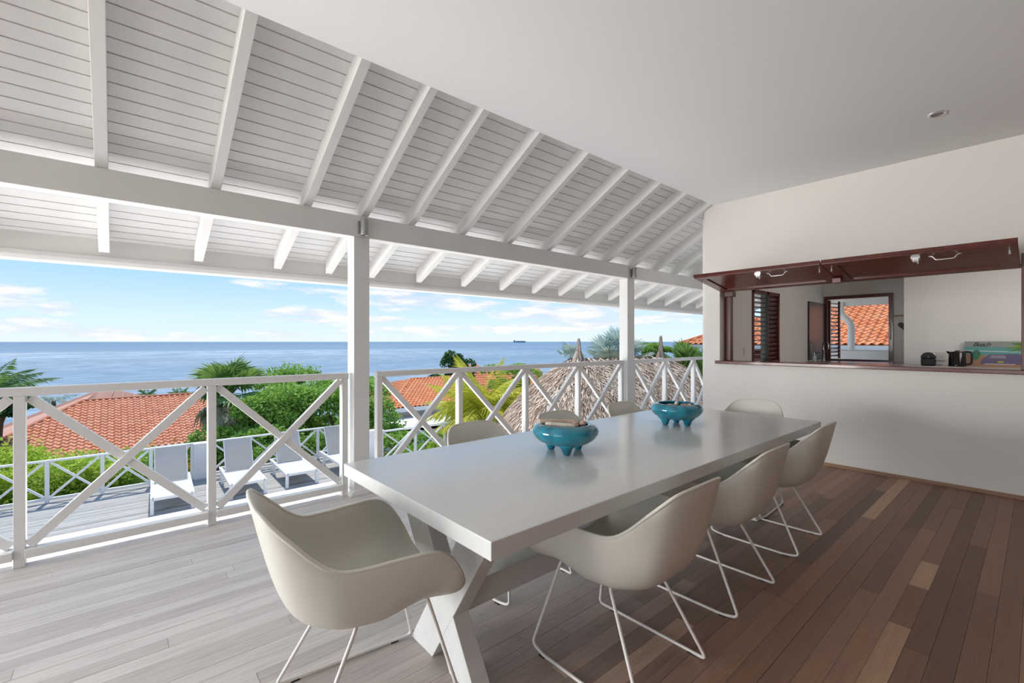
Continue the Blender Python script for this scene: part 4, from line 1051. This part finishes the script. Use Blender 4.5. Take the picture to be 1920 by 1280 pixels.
def fanpalm(name, crown, nf, mat, rad, label, seed, hgt, elr=(.0, 1.4), droop=.15, dead=0, tb=0):
    rd = random.Random(seed); e = empty(name, (crown[0], crown[1], crown[2]-hgt)); tag(e, label, 'palm', 'palms')
    ms = [fan_mesh('fan_frond', mat, rad*f, seed+i, droop=droop, tb=tb) for i, f in enumerate((1, .9, .8))]
    md = [fan_mesh('dry_fan_frond', leaf_dead, rad*.95, seed+9, droop=.5)] if dead else []
    for k in range(nf+dead):
        dd_ = k >= nf
        o = bpy.data.objects.new('dry_fan_frond' if dd_ else 'fan_frond', md[0] if dd_ else ms[k % 3]); C.objects.link(o); o.parent = e
        o.location = (0, 0, hgt)
        o.rotation_euler = Euler((rd.uniform(-.6, .6), (rd.uniform(.5, 1.2) if dd_ else -rd.uniform(*elr)), k*2.399), 'XYZ')
    MB().tube([(0, 0, 0), (.04, 0, hgt*.5), (0, 0, hgt)], [.16, .14, .13], 8).build('trunk', bark, e, smooth=True)
    return e
fanpalm('silver_fan_palm', at(1157, 682, 20), 24, leaf_silver, .84, 'silver blue fan palm behind the thatched roof and farther post', 91, 4, (.25, 1.5), .08)
fanpalm('green_fan_palm', at(432, 742, 16.8), 24, leaf_fan, .80, 'green fan palm with drooping dry fronds beside the tiled roof', 92, 3, (-.1, 1.4), .25, 22)
fanpalm('green_fan_palm', at(1288, 690, 15), 20, leaf_fan, .50, 'green fan palm below the orange roof at the wall end', 93, 3, (.1, 1.4), .1, 0, .1)
fanpalm('small_fan_palm', at(1070, 672, 19), 8, leaf_silver, .4, 'small grey fan palm left of the first thatch peak', 94, 3, (.1, 1.2), .1)

# ================================================================== THATCHED ROOF
TA = at(1085, 668, 13.5); TB = at(1239, 668, 14.6)
th = empty('thatched_shelter', ((TA.x+TB.x)/2, (TA.y+TB.y)/2, TZ)); tag(th, 'thatched palm leaf shelter with two peaks beyond the railing', 'shelter')
tl = Vector(th.location); a0, b0 = TA-tl, TB-tl
ax = (b0-a0); ax.z = 0; LR = ax.length; ax.normalize(); ay = Vector((-ax.y, ax.x, 0))
def cap(theta, tt, f):   # point on the hipped cone: theta around, tt along ridge, f 0 top .. 1 eave
    rr = .10+2.15*f; zz = (a0.z-.02)-1.25*f-.55*f**3
    d = ax*math.cos(theta)+ay*math.sin(theta)
    return (a0*(1-tt)+b0*tt).xy.to_3d()+Vector((0, 0, zz))+d*rr
rd = random.Random(3)
core = MB(); nseg = 48; nf_ = 8; vs = []
for i in range(nseg):
    th_ = 2*math.pi*i/nseg; tt = 1 if math.cos(th_) > 1e-6 else 0
    for j in range(nf_+1):
        p = cap(th_, tt, j/nf_); vs.append(p-Vector((0, 0, .05)))
fs = [(i*(nf_+1)+j, ((i+1) % nseg)*(nf_+1)+j, ((i+1) % nseg)*(nf_+1)+j+1, i*(nf_+1)+j+1) for i in range(nseg) for j in range(nf_)]
core.add(vs, fs); core.build('thatch_base', thatchcore, th)
m = MB()
per = 2*math.pi*1.2+2*LR
for i in range(26000):
    f = math.sqrt(rd.random())*1.0
    rr = .10+2.15*f; arc = 2*math.pi*rr; q = rd.random()*(arc+2*LR)
    if q < arc: th_ = q/rr; tt = 1 if math.cos(th_) > 0 else 0
    elif q < arc+LR: th_ = math.pi/2; tt = (q-arc)/LR
    else: th_ = -math.pi/2; tt = (q-arc-LR)/LR
    p = cap(th_, tt, f); p2 = cap(th_+rd.gauss(0, .10)/max(.3, rr), tt+rd.gauss(0, .03) if 0 < tt < 1 else tt, min(1.12, f+rd.uniform(.07, .17)))
    d = (p2-p); nrm = (ax*math.cos(th_)+ay*math.sin(th_)+Vector((0, 0, 1.2))).normalized(); sd_ = d.cross(nrm).normalized()*rd.uniform(.009, .024)
    if f > .97 and rd.random() < .6: p2 = p+Vector((0, 0, -rd.uniform(.15, .5)))
    o1 = nrm*rd.uniform(.0, .03); o2 = nrm*rd.uniform(.02, .075)
    m.add([p+o1-sd_, p+o1+sd_, p2+o2+sd_*.4, p2+o2-sd_*.4], [(0, 1, 2, 3)], rd.random()**1.0)
m.build('thatch', straw, th, stuff=True)
for c0, hh, nm_ in ((a0, .50, 0), (b0, .62, 1)):
    m = MB()
    for i in range(420):
        a = rd.random()*6.283; r0_ = rd.uniform(.02, .20); r1_ = r0_*.22; z1 = hh*rd.uniform(.6, 1.08)
        p = c0+Vector((math.cos(a)*r0_, math.sin(a)*r0_, -.12)); q = c0+Vector((math.cos(a)*r1_, math.sin(a)*r1_, z1))
        sd_ = Vector((-math.sin(a), math.cos(a), 0))*.012
        mid = c0+Vector((math.cos(a)*r0_*.42, math.sin(a)*r0_*.42, .16)); 
        m.add([p-sd_*1.5, p+sd_*1.5, mid+sd_, mid-sd_], [(0, 1, 2, 3)], rd.random()); m.add([mid-sd_, mid+sd_, q+sd_*.3, q-sd_*.3], [(0, 1, 2, 3)], rd.random())
    m.build('thatch_peak', straw, th)
for tt in (0, 1):
    for sgn in (-1, 1):
        p = (a0*(1-tt)+b0*tt).xy.to_3d()+ay*sgn*1.2+ax*(tt*2-1)*.6
        MB().tube([(p.x, p.y, 0), (p.x, p.y, 1.75)], .07, 8).build('pole', bark, th, smooth=True)
